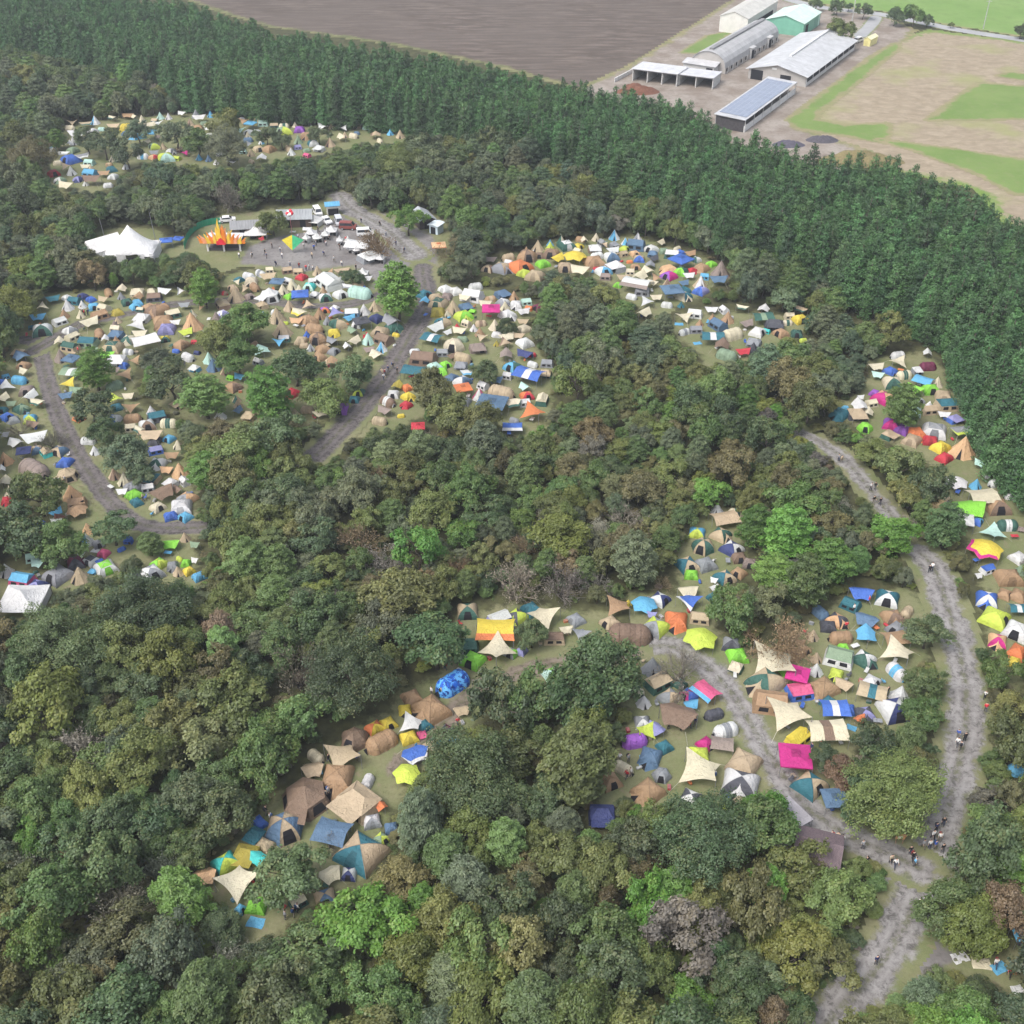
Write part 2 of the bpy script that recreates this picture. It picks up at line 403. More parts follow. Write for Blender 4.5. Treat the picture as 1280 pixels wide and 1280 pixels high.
# --- visible clearings, in photo pixels
CLEAR = {
 'far': [(60, 196), (85, 158), (150, 148), (250, 143), (330, 148), (420, 152), (505, 163), (505, 175), (440, 182), (400, 190), (340, 200), (300, 208), (230, 205), (185, 200), (150, 218), (140, 236), (65, 236)],
 'plaza_lawn': [(112, 320), (120, 290), (160, 283), (205, 285), (230, 300), (262, 272), (330, 262), (385, 256), (412, 248), (440, 255), (480, 272), (515, 262), (545, 270), (560, 290), (562, 320), (525, 342), (470, 350), (320, 338), (310, 345), (265, 332), (245, 316), (200, 318)],
 'camp': [(275, 352), (320, 340), (470, 342), (525, 338), (545, 355), (600, 362), (655, 375), (672, 385), (645, 400), (665, 440), (688, 455), (680, 500), (682, 525), (650, 545), (620, 520), (560, 512), (545, 500), (500, 525), (425, 542), (400, 530), (440, 515), (470, 480), (460, 445), (395, 440), (345, 432), (335, 395), (290, 375)],
 'glade': [(245, 440), (420, 432), (432, 470), (402, 522), (330, 525), (250, 522), (205, 500), (200, 462)],
 'left': [(0, 470), (30, 435), (35, 400), (60, 372), (110, 368), (190, 365), (260, 370), (330, 372), (330, 400), (260, 415), (215, 440), (170, 437), (172, 500), (215, 530), (225, 560), (238, 590), (243, 640), (240, 680), (255, 722), (200, 726), (150, 708), (70, 722), (60, 765), (0, 770), (0, 700), (60, 695), (110, 695), (100, 655), (60, 598), (0, 640)],
 'upper': [(620, 328), (700, 303), (790, 296), (880, 322), (908, 340), (895, 352), (850, 372), (825, 395), (780, 370), (760, 350), (700, 335), (640, 338)],
 'upper2': [(842, 400), (870, 385), (960, 392), (1008, 392), (1005, 408), (975, 420), (930, 445), (885, 452), (870, 432), (845, 420)],
 'right': [(1040, 515), (1080, 490), (1095, 450), (1160, 440), (1190, 490), (1210, 550), (1240, 600), (1285, 640), (1285, 830), (1250, 830), (1225, 770), (1220, 700), (1180, 620), (1165, 575), (1100, 545)],
 'mid': [(885, 640), (925, 638), (935, 690), (915, 730), (890, 770), (930, 812), (985, 800), (1005, 775), (1060, 740), (1120, 735), (1145, 760), (1140, 850), (1128, 900), (1060, 920), (1040, 955), (1020, 985), (1062, 1020), (1085, 1040), (1110, 1062), (1040, 1062), (1000, 1050), (1000, 1020), (930, 1008), (870, 1003), (820, 988), (770, 998), (748, 1025), (752, 980), (775, 940), (788, 890), (800, 830), (765, 800), (760, 752), (800, 742), (850, 745), (850, 690)],
 'low': [(575, 765), (640, 757), (730, 765), (755, 762), (745, 790), (690, 822), (700, 848), (640, 852), (600, 880), (580, 905), (570, 935), (520, 950), (510, 985), (490, 1000), (480, 1030), (470, 1080), (440, 1085), (400, 1110), (380, 1130), (330, 1158), (305, 1150), (300, 1125), (250, 1098), (270, 1075), (310, 1040), (340, 990), (380, 968), (405, 935), (450, 905), (490, 885), (500, 860), (550, 840), (555, 800)],
 'corner': [(1185, 1190), (1230, 1185), (1285, 1165), (1285, 1260), (1240, 1215), (1195, 1208)],
}
ZL_ = .02
for k, pl in CLEAR.items():
    w_ = W2(pl); c_ = w_.mean(0); w2 = c_+(w_-c_)*1.06; w2[:, 1] -= 1.5
    big = k in ('far', 'plaza_lawn', 'upper')
    poly_sheet('grass', w2, 1.0 if not big else 1.6, ZL_, G['grass'], 2.0); ZL_ += .006
# tracks and roads (pixel centrelines)
LINES = {
 'path': [(930, 528), (985, 536), (1030, 556), (1062, 582), (1095, 622), (1130, 665), (1163, 705), (1170, 730)],
 'road': [(1150, 690), (1168, 712), (1184, 760), (1200, 820), (1208, 880), (1200, 950), (1172, 1050), (1150, 1120), (1100, 1205), (1035, 1280), (985, 1345)],
 'mid': [(770, 815), (830, 808), (868, 822), (910, 862), (938, 905), (965, 950), (1005, 1005), (1050, 1040), (1110, 1068), (1150, 1085)],
 'low': [(790, 815), (690, 832), (640, 845), (590, 868), (560, 898), (535, 925), (500, 960)],
 'left': [(30, 425), (48, 432), (60, 480), (82, 540), (112, 592), (145, 635), (180, 657), (245, 660), (330, 650)],
 'left2': [(42, 440), (62, 428), (100, 406), (150, 395), (210, 382), (300, 376), (400, 383), (465, 374), (500, 350)],
 'slope': [(528, 335), (532, 385), (512, 422), (482, 472), (452, 510), (420, 545), (395, 570)],
 'top': [(520, 320), (480, 285), (440, 262), (425, 245)],
}
PL = W2([(300, 330), (312, 308), (345, 297), (395, 288), (440, 256), (480, 268), (545, 298), (545, 335), (515, 348), (495, 372), (462, 380), (468, 350), (440, 332), (380, 340), (328, 332)])
poly_sheet('gravel_plaza', PL, 1.2, .1, G['gravel'], 1.6)
RW = {'path': 3.0, 'road': 4.5, 'mid': 3.9, 'low': 3.0, 'left': 3.5, 'left2': 3.2, 'slope': 4.6, 'top': 6.}
RM = {'path': 'road', 'road': 'road', 'mid': 'road', 'low': 'dirt', 'left': 'track', 'left2': 'track', 'slope': 'track', 'top': 'road'}
ROADW = {k: W2(v) for k, v in LINES.items()}
zz = .11
for k, v in ROADW.items():
    road_sheet('road' if k in ('road', 'mid', 'top') else ('path' if k == 'path' else 'track'), v, RW[k], .5 if k in ('road', 'mid', 'low', 'path') else .7, zz, G[RM[k]], 1.1 if k != 'left' else .7); zz += .005
# widening where the road meets the front track
poly_sheet('gravel_junction', W2([(1085, 1075), (1110, 1050), (1182, 1040), (1166, 1110), (1172, 1180), (1194, 1200), (1155, 1222), (1110, 1250), (1060, 1300), (985, 1310), (1045, 1240), (1095, 1190), (1120, 1150), (1104, 1100)]), .6, .1, G['gravel'], 1.0)

# --- fields behind the plantation
F0 = W2([(-150, 10), (120, -40), (240, 0), (330, 30), (500, 55), (640, 85), (735, 112), (790, 78), (905, 18), (965, -30), (1000, -90), (300, -110), (-150, -90)])
poly_sheet('ploughed_field', F0, 3.0, .03, G['plough'], 3.)
poly_sheet('green_field', W2([(975, -60), (1015, 3), (1105, 14), (1200, 33), (1285, 46), (1480, 76), (1600, 60), (1500, -110), (1000, -115)]), 3.0, .03, G['lush'], 2.)
poly_sheet('stubble_field', W2([(1000, 170), (1010, 140), (1128, 52), (1165, 40), (1285, 55), (1480, 86), (1480, 330), (1285, 300), (1230, 235), (1110, 205)]), 2.0, .03, G['dry'], 3.)
poly_sheet('farmyard', W2([(700, 135), (735, 108), (790, 84), (890, 20), (945, -15), (1010, 5), (1095, 18), (1140, 38), (1110, 62), (1015, 145), (985, 160), (1085, 190), (1050, 215), (950, 200), (860, 150)]), 1.5, .045, G['yard'], 2.)
for q in ([(988, 150), (1020, 125), (1055, 100), (1090, 72), (1120, 55), (1122, 60), (1085, 90), (1050, 118), (1022, 140), (1018, 150), (1055, 158), (1110, 155), (1105, 178), (1050, 168), (1000, 160)],
          [(1162, 150), (1225, 104), (1290, 110), (1400, 116), (1400, 150), (1280, 148), (1200, 149)], [(1250, 95), (1265, 92), (1290, 95), (1290, 101)],
          [(1100, 175), (1180, 186), (1290, 202), (1400, 210), (1400, 250), (1270, 242), (1225, 218), (1150, 190)]):
    zz += .004; poly_sheet('grass_strip', W2(q), 1.0, zz-.07, G['meadow'], 1.6)
poly_sheet('grass_strip', W2([(852, 66), (885, 45), (912, 40), (895, 55), (870, 66)]), 1., .062, G['meadow'], 1.2)
road_sheet('country_road', W2([(880, -60), (960, -12), (1020, 8), (1100, 18), (1195, 37), (1290, 52), (1480, 84)]), 6.0, 1.2, .07, G['asphalt'], .8)
road_sheet('farm_lane', W2([(1095, 22), (1088, 32), (1075, 45)]), 5.0, 1.2, .075, G['asphalt'], .8)
HAND = '''172 165 17 grey green b;248 180 18 mid green b;332 168 15 dark green b;398 166 14 grey green b;108 174 18 dark green b;497 368 34 bright green s;335 487 40 bright green s;255 492 34 mid green s;440 463 28 dark green b;368 455 30 dark green b;402 487 32 olive b;305 403 32 mid green b;268 425 27 olive b;214 474 33 dark green b;298 447 25 mid green b;
196 448 22 grey green b;345 542 33 dark green b;290 567 34 mid green b;605 461 20 dark green b;540 488 28 olive b;560 515 30 olive b;600 530 28 olive b;634 406 14 dark green b;118 462 28 bright green s;112 508 28 dark green b;128 535 22 dark green b;155 566 32 grey green b;175 590 20 grey green b;
48 620 30 mid green b;10 662 42 dark green b;77 678 32 mid green b;140 660 26 dark green b;187 678 20 mid green s;163 705 15 dark green b;258 592 28 bright green s;255 362 24 bright green s;22 530 16 grey brown n;62 545 18 grey brown n;440 345 14 dark green b;
1118 665 30 bright green b;1182 656 32 dark green s;1165 606 30 dark green b;1130 508 30 mid green s;1122 582 32 olive b;1138 612 26 olive b;1092 562 22 olive b;1040 650 26 brownish olive b;985 668 38 bright green s;1038 700 36 bright green s;972 715 34 bright green s;1008 728 36 mid green s;945 660 30 bright green s;912 762 32 mid green b;975 782 42 russet brown n;1160 790 27 dark green b;1156 850 28 mid green b;1152 893 26 mid green b;
1095 928 30 dark green b;1116 985 60 olive b;1085 1005 36 dark green b;1055 962 26 russet brown b;1035 950 22 dark green b;1254 838 26 mid green b;1266 885 26 olive b;665 793 22 dark green b;750 835 50 dark green b;720 870 46 dark green b;628 885 46 dark green b;850 828 34 grey brown n;665 870 40 mid green b;722 952 58 olive s;
360 1086 46 dark green b;462 1142 54 bright green b;280 1020 42 dark green b;330 945 46 mid green b;590 960 60 dark green b;865 1256 36 bright green b;1270 1090 42 bright green b;1240 1060 52 dark green b;55 880 52 yellow green b;578 662 26 bright green b;700 665 36 yellow green b;
130 180 19 dark green b;158 190 20 grey green b;220 168 21 grey green b;280 152 20 olive b;282 182 25 grey green b;70 172 15 bright green s;40 195 26 brownish olive b;352 175 12 grey green b;340 275 20 olive b;475 300 22 russet brown n;510 275 20 bright green b;562 305 20 russet brown n;500 200 26 olive b;530 195 24 grey green b;
370 1060 12 grey brown n;410 1050 16 grey brown n;950 1040 44 mid green b;1000 1190 46 yellow green b;1040 1200 34 brownish olive b;1050 1120 44 mid green b;960 1020 36 bright green b;880 1040 60 dark green b;1190 1130 40 mid green b;1215 1150 44 yellow green b;1140 620 22 olive b;800 605 30 brownish olive b;835 590 28 olive b;785 640 26 grey brown n;450 665 30 russet brown n;370 830 42 grey brown n;108 925 38 grey brown n;40 1075 32 grey brown n;192 1090 28 grey brown n;480 690 26 grey brown n;640 720 36 grey brown n;700 720 32 grey brown n;
80 800 50 dark green b;180 760 50 dark green b;290 870 50 olive b;440 850 52 dark green b;240 930 46 brownish olive b;545 800 46 dark green b;500 740 44 olive b'''
# ------------------------------------------------------------------ where each tent, tarp and canopy stands
# kind x y width colours [turn]; kinds: d dome, h hexagonal dome, t tipi, p tarp, r square tarp, k diamond tarp, s star tarp, g gazebo, c cabin, l lodge, u tunnel, m ground sheet
CAMP = {
 (0, 100, 4.0): '''p 383 262 80 w;d 465 255 40 w;d 508 245 35 mt;d 632 238 65 ye;p 690 240 50 cr;r 737 222 70 cr;d 640 266 45 sb;d 690 274 60 lb/w;g 755 262 60 lb;d 365 350 45 sg;d 353 395 70 bl;k 335 430 60 be;p 410 380 65 gy/w;p 428 430 45 cr;d 268 465 50 re;d 300 500 45 sg/w;p 333 522 75 cr;d 392 495 42 na/lv;c 450 465 65 lb;p 458 490 85 br;d 428 518 35 w;d 565 482 40 w;d 558 445 45 te;
d 770 330 45 yg/sg;t 815 330 35 be;d 858 355 40 w/gy;d 830 386 70 yg/mt;d 885 392 35 yg;k 920 362 50 mg;d 965 336 40 or/ye;d 972 290 30 lv;d 770 386 40 pe/re;p 995 185 60 w;d 1020 215 35 sg;d 990 240 45 ta;d 1095 370 30 w;t 1080 410 30 w;p 1165 405 60 dg/w;g 1250 215 45 lb;d 1262 262 40 w;g 830 803 60 bl;g 888 794 48 bl;
p 265 1090 65 te;d 335 1088 40 w;c 372 1102 60 te;d 415 1080 45 na;d 455 1096 40 bl;d 470 1132 50 lb;d 635 1110 50 gn;d 685 1120 50 lb;c 770 1085 70 br/dg;d 762 1140 55 ta;d 810 1137 45 ta''',
 (300, 130, 4.923): '''g 65 120 60 lb;d 82 175 50 w/sg;d 120 185 40 yg/te;d 130 235 40 lb/w;d 180 275 65 ta;d 115 275 55 be;d 270 165 80 yg/sg;d 365 157 60 pu;d 440 155 45 sg;k 512 140 80 w;d 405 195 65 ta;d 450 240 60 te/w;d 355 265 45 lv;t 315 293 50 w;d 410 285 45 sg;d 412 316 42 pk;k 632 148 60 w;t 645 190 40 be;p 630 200 70 cr;d 790 140 55 mt;d 925 178 45 lb;t 985 185 55 be''',
 (200, 200, 4.0): '''d 395 598 42 te;d 455 605 60 cr;p 540 578 75 be;g 585 608 65 sb;t 660 620 60 cr;d 708 584 45 re;c 848 605 135 w;c 765 605 45 w;d 745 632 55 tq/mt;d 320 665 40 br/re;t 378 670 85 be;d 365 640 50 be;d 450 682 45 tp;l 548 672 100 w;d 650 682 45 lg;g 700 672 80 bl;c 775 672 42 w;d 827 687 60 w/gn;d 903 670 60 w;u 998 660 112 mt;p 1030 590 60 w;
d 315 767 50 lv/w;d 515 770 35 lb/w;t 583 775 85 be;t 610 838 95 be;d 626 812 30 yg;p 695 762 75 cr/ye;p 683 800 65 pe;d 738 800 75 ta;u 770 842 85 ta;d 870 862 55 ye;d 735 872 40 bl;h 790 890 85 br/ta;d 705 902 55 be;c 620 892 55 w/gn;d 815 942 60 ta;d 795 985 60 ta;p 862 900 60 gy;d 868 955 50 gy;d 823 750 45 pu/or;k 880 765 75 lv;d 890 817 70 be/gn;c 960 762 70 w/sb;t 1018 747 60 w;
g 1008 805 75 dg;d 980 824 45 w;d 1085 790 60 na;p 1158 798 100 gy;d 1168 835 70 gn;p 963 850 60 sg;t 1040 892 65 mt;d 1100 858 75 be;c 1118 895 85 br;d 1180 872 38 ye;p 935 930 45 w;p 1045 945 55 tp;d 660 1162 60 re;d 355 1087 40 lg;d 388 1077 30 lb;d 365 1132 65 ta/br;d 470 917 40 ta;d 897 1242 75 pu;p 800 1260 75 cr;d 995 1160 50 gn/yg;d 970 1197 50 te;p 385 1250 60 sb;d 185 960 30 na''',
 (400, 220, 4.0): '''d 520 590 60 te;p 522 622 50 lb;d 628 565 58 w;d 680 574 55 w;c 762 594 95 w;d 632 602 50 tp;d 580 608 60 be;d 592 634 75 be/gn;t 665 652 75 be;d 590 680 65 ol;d 635 690 40 cr;d 718 697 75 yg/lg;c 728 652 60 sb;d 762 674 35 lg;p 725 605 60 cr;d 615 728 65 be/te;p 573 752 90 w;p 635 780 50 w;d 685 754 38 re;r 562 805 90 te/w;h 670 844 95 cr;k 810 803 60 be;c 788 857 75 tp;d 475 880 50 w;c 515 907 120 br;
p 658 898 55 br;u 712 907 85 be;c 705 945 60 gy;d 575 952 58 mt;d 628 942 45 lg;d 612 974 45 lg;r 472 968 110 te;d 660 1008 55 sb;d 712 1024 70 w/sb;g 715 1060 78 or;t 797 1090 70 pk/w;u 905 1080 120 be;d 720 1124 60 gy;g 858 1135 138 sb;p 385 1045 65 ol;d 435 1057 45 or;d 440 1100 55 ye;d 365 1090 55 w;u 338 1125 80 br/w;p 325 1168 75 tp;d 432 1142 50 re;d 405 1195 35 ye;g 490 1252 65 re;d 1035 1097 60 or/re;k 1065 1180 120 or;
r 962 1252 90 bl/w;d 640 1182 40 bl;r 1045 985 130 bl/w;d 965 952 75 gn/lb;p 1026 885 80 na;d 1060 892 40 re/na;p 930 890 80 tp;d 1025 832 65 w;p 995 795 55 be;d 1020 762 55 cr;p 1015 725 55 be;g 855 665 85 mg;d 912 630 55 gy/w;d 980 642 55 w;d 1045 659 38 or;d 1095 657 52 mr;d 937 692 65 w;d 883 837 35 ol;d 1000 452 95 or;d 1018 482 55 yg;h 1035 397 90 br/ta;d 1095 397 45 br;d 1155 387 75 ta/br;d 1115 437 58 lg;p 1182 408 78 ye;d 1075 497 80 be;d 895 457 75 gy/be;d 850 462 55 br/be;p 852 415 60 tp''',
 (680, 260, 3.7647): '''d 107 174 65 gn/w;d 160 180 40 ye;s 145 218 105 ye;d 100 278 65 be;p 170 285 85 cr;c 240 190 60 w/br;d 240 258 85 ta;d 247 280 35 re;d 278 294 62 w/lb;p 322 195 60 w;d 318 228 62 w/sb;d 382 190 38 yg;c 430 172 80 sb;d 505 192 55 w;d 565 202 40 sg;c 608 215 65 w/gn;d 632 212 40 bl;g 645 242 88 bl;d 715 242 40 w/gn;d 403 250 28 or;d 428 214 40 pe;d 448 238 48 be/bl;d 432 277 42 ta;p 512 235 55 dg;p 500 265 50 gy;
c 345 274 75 w/gy;p 490 292 60 cr;p 450 318 80 cr;d 590 287 62 pe;d 588 317 58 mg/pu;d 643 297 58 gn/lg;d 697 294 40 re;d 742 280 58 ta;d 788 262 38 lg;t 832 288 88 tp;p 820 332 80 sb;t 737 347 65 be/w;d 738 388 55 lv/bl;p 655 350 50 sb;r 435 350 120 w/tp;c 462 392 65 gy;g 603 385 92 sb;d 660 386 50 te;d 660 414 58 cr/te;d 645 456 35 te;d 350 362 38 lg;k 488 440 70 w;p 470 490 75 cr;k 660 508 78 cr;m 635 548 40 lb;
t 865 514 62 ta;t 793 512 35 ta;c 820 547 75 sb;u 885 592 95 cr;r 795 600 98 te/w;m 722 638 40 lb;p 838 642 85 br;u 860 690 88 sg;p 935 672 68 re;t 985 657 58 dg;d 1005 582 62 w;d 1047 577 35 tq;r 1030 508 88 gn/sg;c 1085 547 82 dg;p 950 540 70 tp;d 1208 522 62 ye;d 1115 587 58 ta;d 1190 590 50 gn;d 1220 620 35 yg''',
 (0, 380, 4.923): '''p 235 75 90 lb;d 197 142 45 te;d 258 158 108 w/gn;d 430 162 68 gy/w;p 547 107 112 cr;c 612 66 92 ta;d 725 50 62 ol;d 840 10 58 lb;d 862 30 48 cr/gn;d 960 22 105 ta/br;k 835 128 122 w;d 1003 107 110 ta;t 1180 105 122 pe;d 1025 152 92 lv;p 1140 168 85 yg;d 1015 215 55 ye/gn;d 1115 247 78 ta;d 1195 228 38 re;d 1082 285 45 bl;c 715 185 82 sb;u 610 182 85 ta;c 540 232 105 te/sg;p 645 212 60 w;d 690 262 105 be/gn;d 790 217 72 cr/gn;r 890 217 145 w;p 862 176 85 cr;
c 430 262 98 gn/be;k 578 297 70 sg;p 660 308 90 lg;c 720 342 105 w;d 760 377 50 bl;p 710 402 58 tp;g 437 337 88 sb;r 437 415 108 sg/w;k 415 490 102 ye;p 470 525 82 sg;p 130 318 98 sb;d 145 377 68 ta;d 6 350 45 or;u 117 466 90 lb;d 35 442 45 lb;d 8 482 50 bl;d 162 530 82 tp;p 182 562 105 w;d 130 642 75 gn/sg;p 72 610 60 sg;d 17 652 50 te;d 182 705 75 lb/yg;d 42 692 68 bl;d 88 712 58 gy;p 205 735 85 br;u 703 502 95 sg;
k 707 583 85 yg;d 720 634 62 te;d 690 712 88 w/bl;d 642 774 33 re;d 485 702 55 or;p 212 812 145 w;p 95 850 90 w;p 32 800 60 gy;u 815 702 95 ta;d 905 742 88 w/br;c 965 690 105 te/dg;p 930 798 135 be;d 952 842 68 dg;d 1040 827 58 lb;c 958 897 82 lv/bl;d 970 977 88 w/gn;t 1105 1020 105 pe;p 1028 1015 78 pe;c 932 1067 92 te/be;p 992 1155 138 br;p 1095 1140 70 br;d 1150 1192 92 pe/gy;d 970 1247 78 cr;d 1112 1247 118 w;d 825 1122 92 gy;p 752 1150 65 w;d 825 1172 84 lg;d 840 1217 68 te;m 710 905 60 tq;
g 145 905 84 na;d 227 895 70 be/sb;c 287 912 72 be/tq;d 360 902 82 sb/be;u 205 1010 190 tp;d 172 970 58 ye;t 30 948 90 pe;p 10 1015 55 w;p 27 1088 88 cr;t 62 1157 90 cr;d 40 1205 52 re;d 400 972 78 bl;l 410 1045 122 be;p 345 1085 40 gy;t 440 1160 112 pe;c 470 1218 105 ta''',
 (0, 560, 4.571): '''e 130 865 240 w;s 438 350 112 ta;t 500 457 72 pe;p 315 365 78 lb;p 345 397 70 rb;d 220 430 58 bl;p 325 417 60 w;d 205 552 45 mg;d 560 547 55 gy;d 592 599 55 pk;m 545 590 40 w;c 732 525 45 bl;d 692 572 44 bl;d 430 652 88 mr/dg;k 465 610 55 w;d 520 642 75 w/dg;d 330 720 122 gy;t 455 720 108 be;d 592 682 105 w/lg;d 541 697 30 lb;t 35 695 85 w;c 125 748 120 lb/pk;d 215 787 98 na/lv;d 785 737 78 dg;d 855 712 108 w/gy;d 905 662 82 lg/yg;p 975 545 94 lg;p 1115 550 55 sg;d 1062 657 50 lg;d 1025 627 40 yg;
d 985 672 60 gy;t 1030 700 64 be;d 1066 702 58 ye;p 1115 640 40 w;d 1138 732 68 lb;d 978 387 74 bl;d 1058 392 70 lb''',
 (1000, 420, 4.571): '''k 560 147 100 cr;d 515 197 58 bl;d 530 264 92 cr/gn;u 730 172 85 mr;r 705 250 98 lb;t 785 262 68 cr;p 660 297 95 lg;d 750 304 84 lg;d 465 342 92 mg/pe;d 437 332 50 pu;p 345 395 108 w;d 230 442 84 te;c 325 442 98 be/dg;p 387 434 74 cr;p 345 350 40 w;d 260 402 35 lb;d 675 367 54 sg/gy;c 645 427 88 mt;d 740 387 40 w;d 820 342 84 be;c 840 388 105 te/be;p 822 445 68 w;c 882 472 74 lv/bl;h 372 520 78 lg;d 525 502 84 pu/mg;d 592 532 74 pu;d 660 550 84 or;d 770 537 122 w/gy;
d 640 592 84 be;p 915 540 115 gy/yg;t 935 630 138 pe;d 750 599 78 re;d 800 630 88 ye;d 825 694 78 re;s 895 828 125 w;p 828 920 80 be;r 1045 913 150 cr;d 1130 972 118 ta/br;p 960 978 180 lg;g 935 1050 108 w;d 1012 1057 55 bl/lb;u 1185 1078 108 gn/w;d 1264 1097 40 tp;s 1062 1205 185 ye/mg''',
 (1000, 680, 4.571): '''d 1252 77 82 w;c 1073 142 72 bl/w;p 1018 178 45 w;d 1195 187 128 ta;d 1070 312 108 bl/w;d 1182 287 74 ta;d 1238 292 86 ta;r 1248 365 98 te/w;d 1115 417 128 yg;d 1242 492 128 w;d 1130 550 92 pe/mg;d 1246 617 108 or;d 1226 674 68 ye;p 350 275 128 bl;c 290 342 98 te;d 500 307 118 te/w;u 118 390 100 sb;d 207 432 88 pe/dg;d 165 467 84 dg;d 530 414 104 ta/br;d 555 482 92 gy;r 545 535 128 ta;u 235 530 118 ta;k 560 613 178 cr;c 225 640 148 sg/w;d 250 592 55 lg;d 365 652 102 gn/w;d 208 740 70 yg;
d 135 817 128 ta;d 410 782 78 w;r 415 838 148 be/te;u 555 725 122 w/lb;t 575 852 118 w;d 542 942 145 w/na;d 162 902 82 te;r 200 935 145 bl/w;d 275 942 70 bl;d 370 967 98 dg/lv;p 340 1000 70 or;r 155 1060 200 cr/br;m 292 1052 60 lb;d 12 612 58 ta''',
 (1100, 800, 4.267): '''c 760 625 80 lg/dg;u 740 690 110 lb;p 755 595 40 w''',
 (740, 620, 4.571): '''r 760 123 138 be;d 600 207 84 lb/yg;d 735 217 92 be/gn;h 635 282 118 be/gn;d 800 297 98 na/w;d 845 352 78 br;d 900 382 78 tp;d 545 390 102 te/be;d 650 387 98 gy;d 567 447 74 lg;d 760 462 92 te/be;d 840 437 74 ta;p 698 480 42 w;p 695 525 58 w;d 690 577 54 te;p 548 538 108 cr;k 555 595 130 bl/w;d 387 587 88 w/na;d 207 607 44 ye;s 298 612 140 lb;k 150 628 145 ta;d 105 722 88 be;u 215 782 215 br;d 365 742 122 yg/gy;d 480 707 118 or;p 342 675 52 lv;s 620 803 180 yg;d 800 847 98 gy/dg;
d 830 907 102 lg;d 1175 892 88 ta;p 1190 833 58 ta;k 1040 943 265 cr;d 1115 987 88 lg;g 1175 1018 122 mg;c 1188 1112 128 pk/bl;d 1000 1072 165 be/gn;c 1020 1152 185 ta;d 213 967 78 ta;t 345 967 118 gy''',
 (720, 800, 4.571): '''t 387 347 84 w;c 470 238 135 be/gn;d 535 322 108 gy/be;d 597 252 58 gn;d 640 312 84 bl/mg;p 655 365 82 lb;r 742 292 135 pk/lb;p 585 422 198 br;u 790 422 100 dg;d 380 467 84 gy/w;k 400 520 118 yg;p 460 505 104 lv;u 335 572 130 pu;d 507 607 74 te;d 425 662 112 sb;m 415 692 110 lb;d 745 592 84 mg;r 835 590 118 tp;d 702 652 108 yg;k 710 738 242 cr;h 490 767 98 gy;d 195 802 104 ta;d 415 857 140 ta;c 150 992 140 na;d 960 712 155 be;d 950 822 188 w/dg;u 975 932 175 be;d 655 902 105 w/dg;p 840 950 60 yg''',
 (900, 860, 4.571): '''k 390 140 235 cr;c 450 282 128 ye;g 430 392 172 mg;m 420 475 90 bl;d 515 547 148 te/be;g 655 632 132 sb''',
 (1000, 1000, 4.571): '''g 1268 770 92 lb;m 913 903 95 w;m 1035 937 105 cr;m 1140 962 95 lb;m 1240 1085 70 w''',
 (380, 240, 6.737): '''r 455 435 185 w;c 545 540 165 w/gy;e 82 235 150 w;g 1135 450 115 pe/or;e 495 685 90 w;e 230 325 95 w;e 180 360 70 w;e 60 345 85 w;e 110 385 75 w;e 20 390 60 w;e 395 475 70 w;e 640 560 75 w;k 690 545 60 w;e 370 415 60 w;r 30 310 70 w;k 580 470 70 w;e 440 490 60 w;e 300 410 55 w''',
 (240, 240, 8.0): '''e 640 400 225 w;k 745 425 105 ye;p 690 470 60 re;m 1010 400 60 w''',
 (500, 720, 4.571): '''d 385 197 108 be/gn;c 570 240 120 w/lv;d 667 227 92 yg/dg;d 752 188 98 te;k 820 223 168 cr;r 545 303 195 ye/or;k 555 418 188 cr;d 640 437 68 lg/gy;d 690 427 58 lv;c 383 397 120 gn;d 417 477 108 lg;d 205 312 55 yg;u 300 605 185 camo;k 508 608 162 tp;c 882 352 108 br/be;p 948 303 74 cr;d 1005 247 84 gy;d 868 562 90 mt/lg;p 908 608 85 be;d 177 757 175 ta;d 67 692 98 ta;p 352 765 92 be;d 27 762 68 ye;k 68 843 138 w;d 140 852 74 te;d 125 897 44 pk;d 52 922 92 ye;d 265 892 98 mr/dg;d 210 967 138 be/gn;u 310 952 78 lb;p 85 1020 148 bl/w;s 38 1123 150 yg''',
 (240, 900, 4.571): '''h 935 102 148 br;u 1075 117 170 ta;d 1055 37 88 or/ye;d 1108 22 80 ye;k 860 200 198 be;d 828 322 158 ta;l 640 440 255 br;c 960 462 215 be;p 1082 490 68 or;d 1025 572 94 w/gy;d 1140 617 74 sb;h 510 612 195 be/sb;d 380 592 84 bl;c 370 645 98 te;r 800 638 178 sb;d 965 752 225 be/te;d 900 872 80 w/na;d 190 812 128 tq/yg;c 310 762 128 ol;p 385 790 112 tq;k 260 918 222 cr;p 70 890 128 pe;d 370 1052 108 lg;d 760 1012 108 be/sb;m 365 1160 98 lb;d 275 1082 54 lb;d 440 692 92 be;d 1080 682 78 sg/yg''',
}
HFAC = {'d': .46, 'h': .46, 't': .72, 'p': .5, 'r': .48, 'k': .5, 's': .48, 'g': .72, 'c': .5, 'l': .52, 'u': .42, 'm': .01, 'e': .5}
TENTS = []
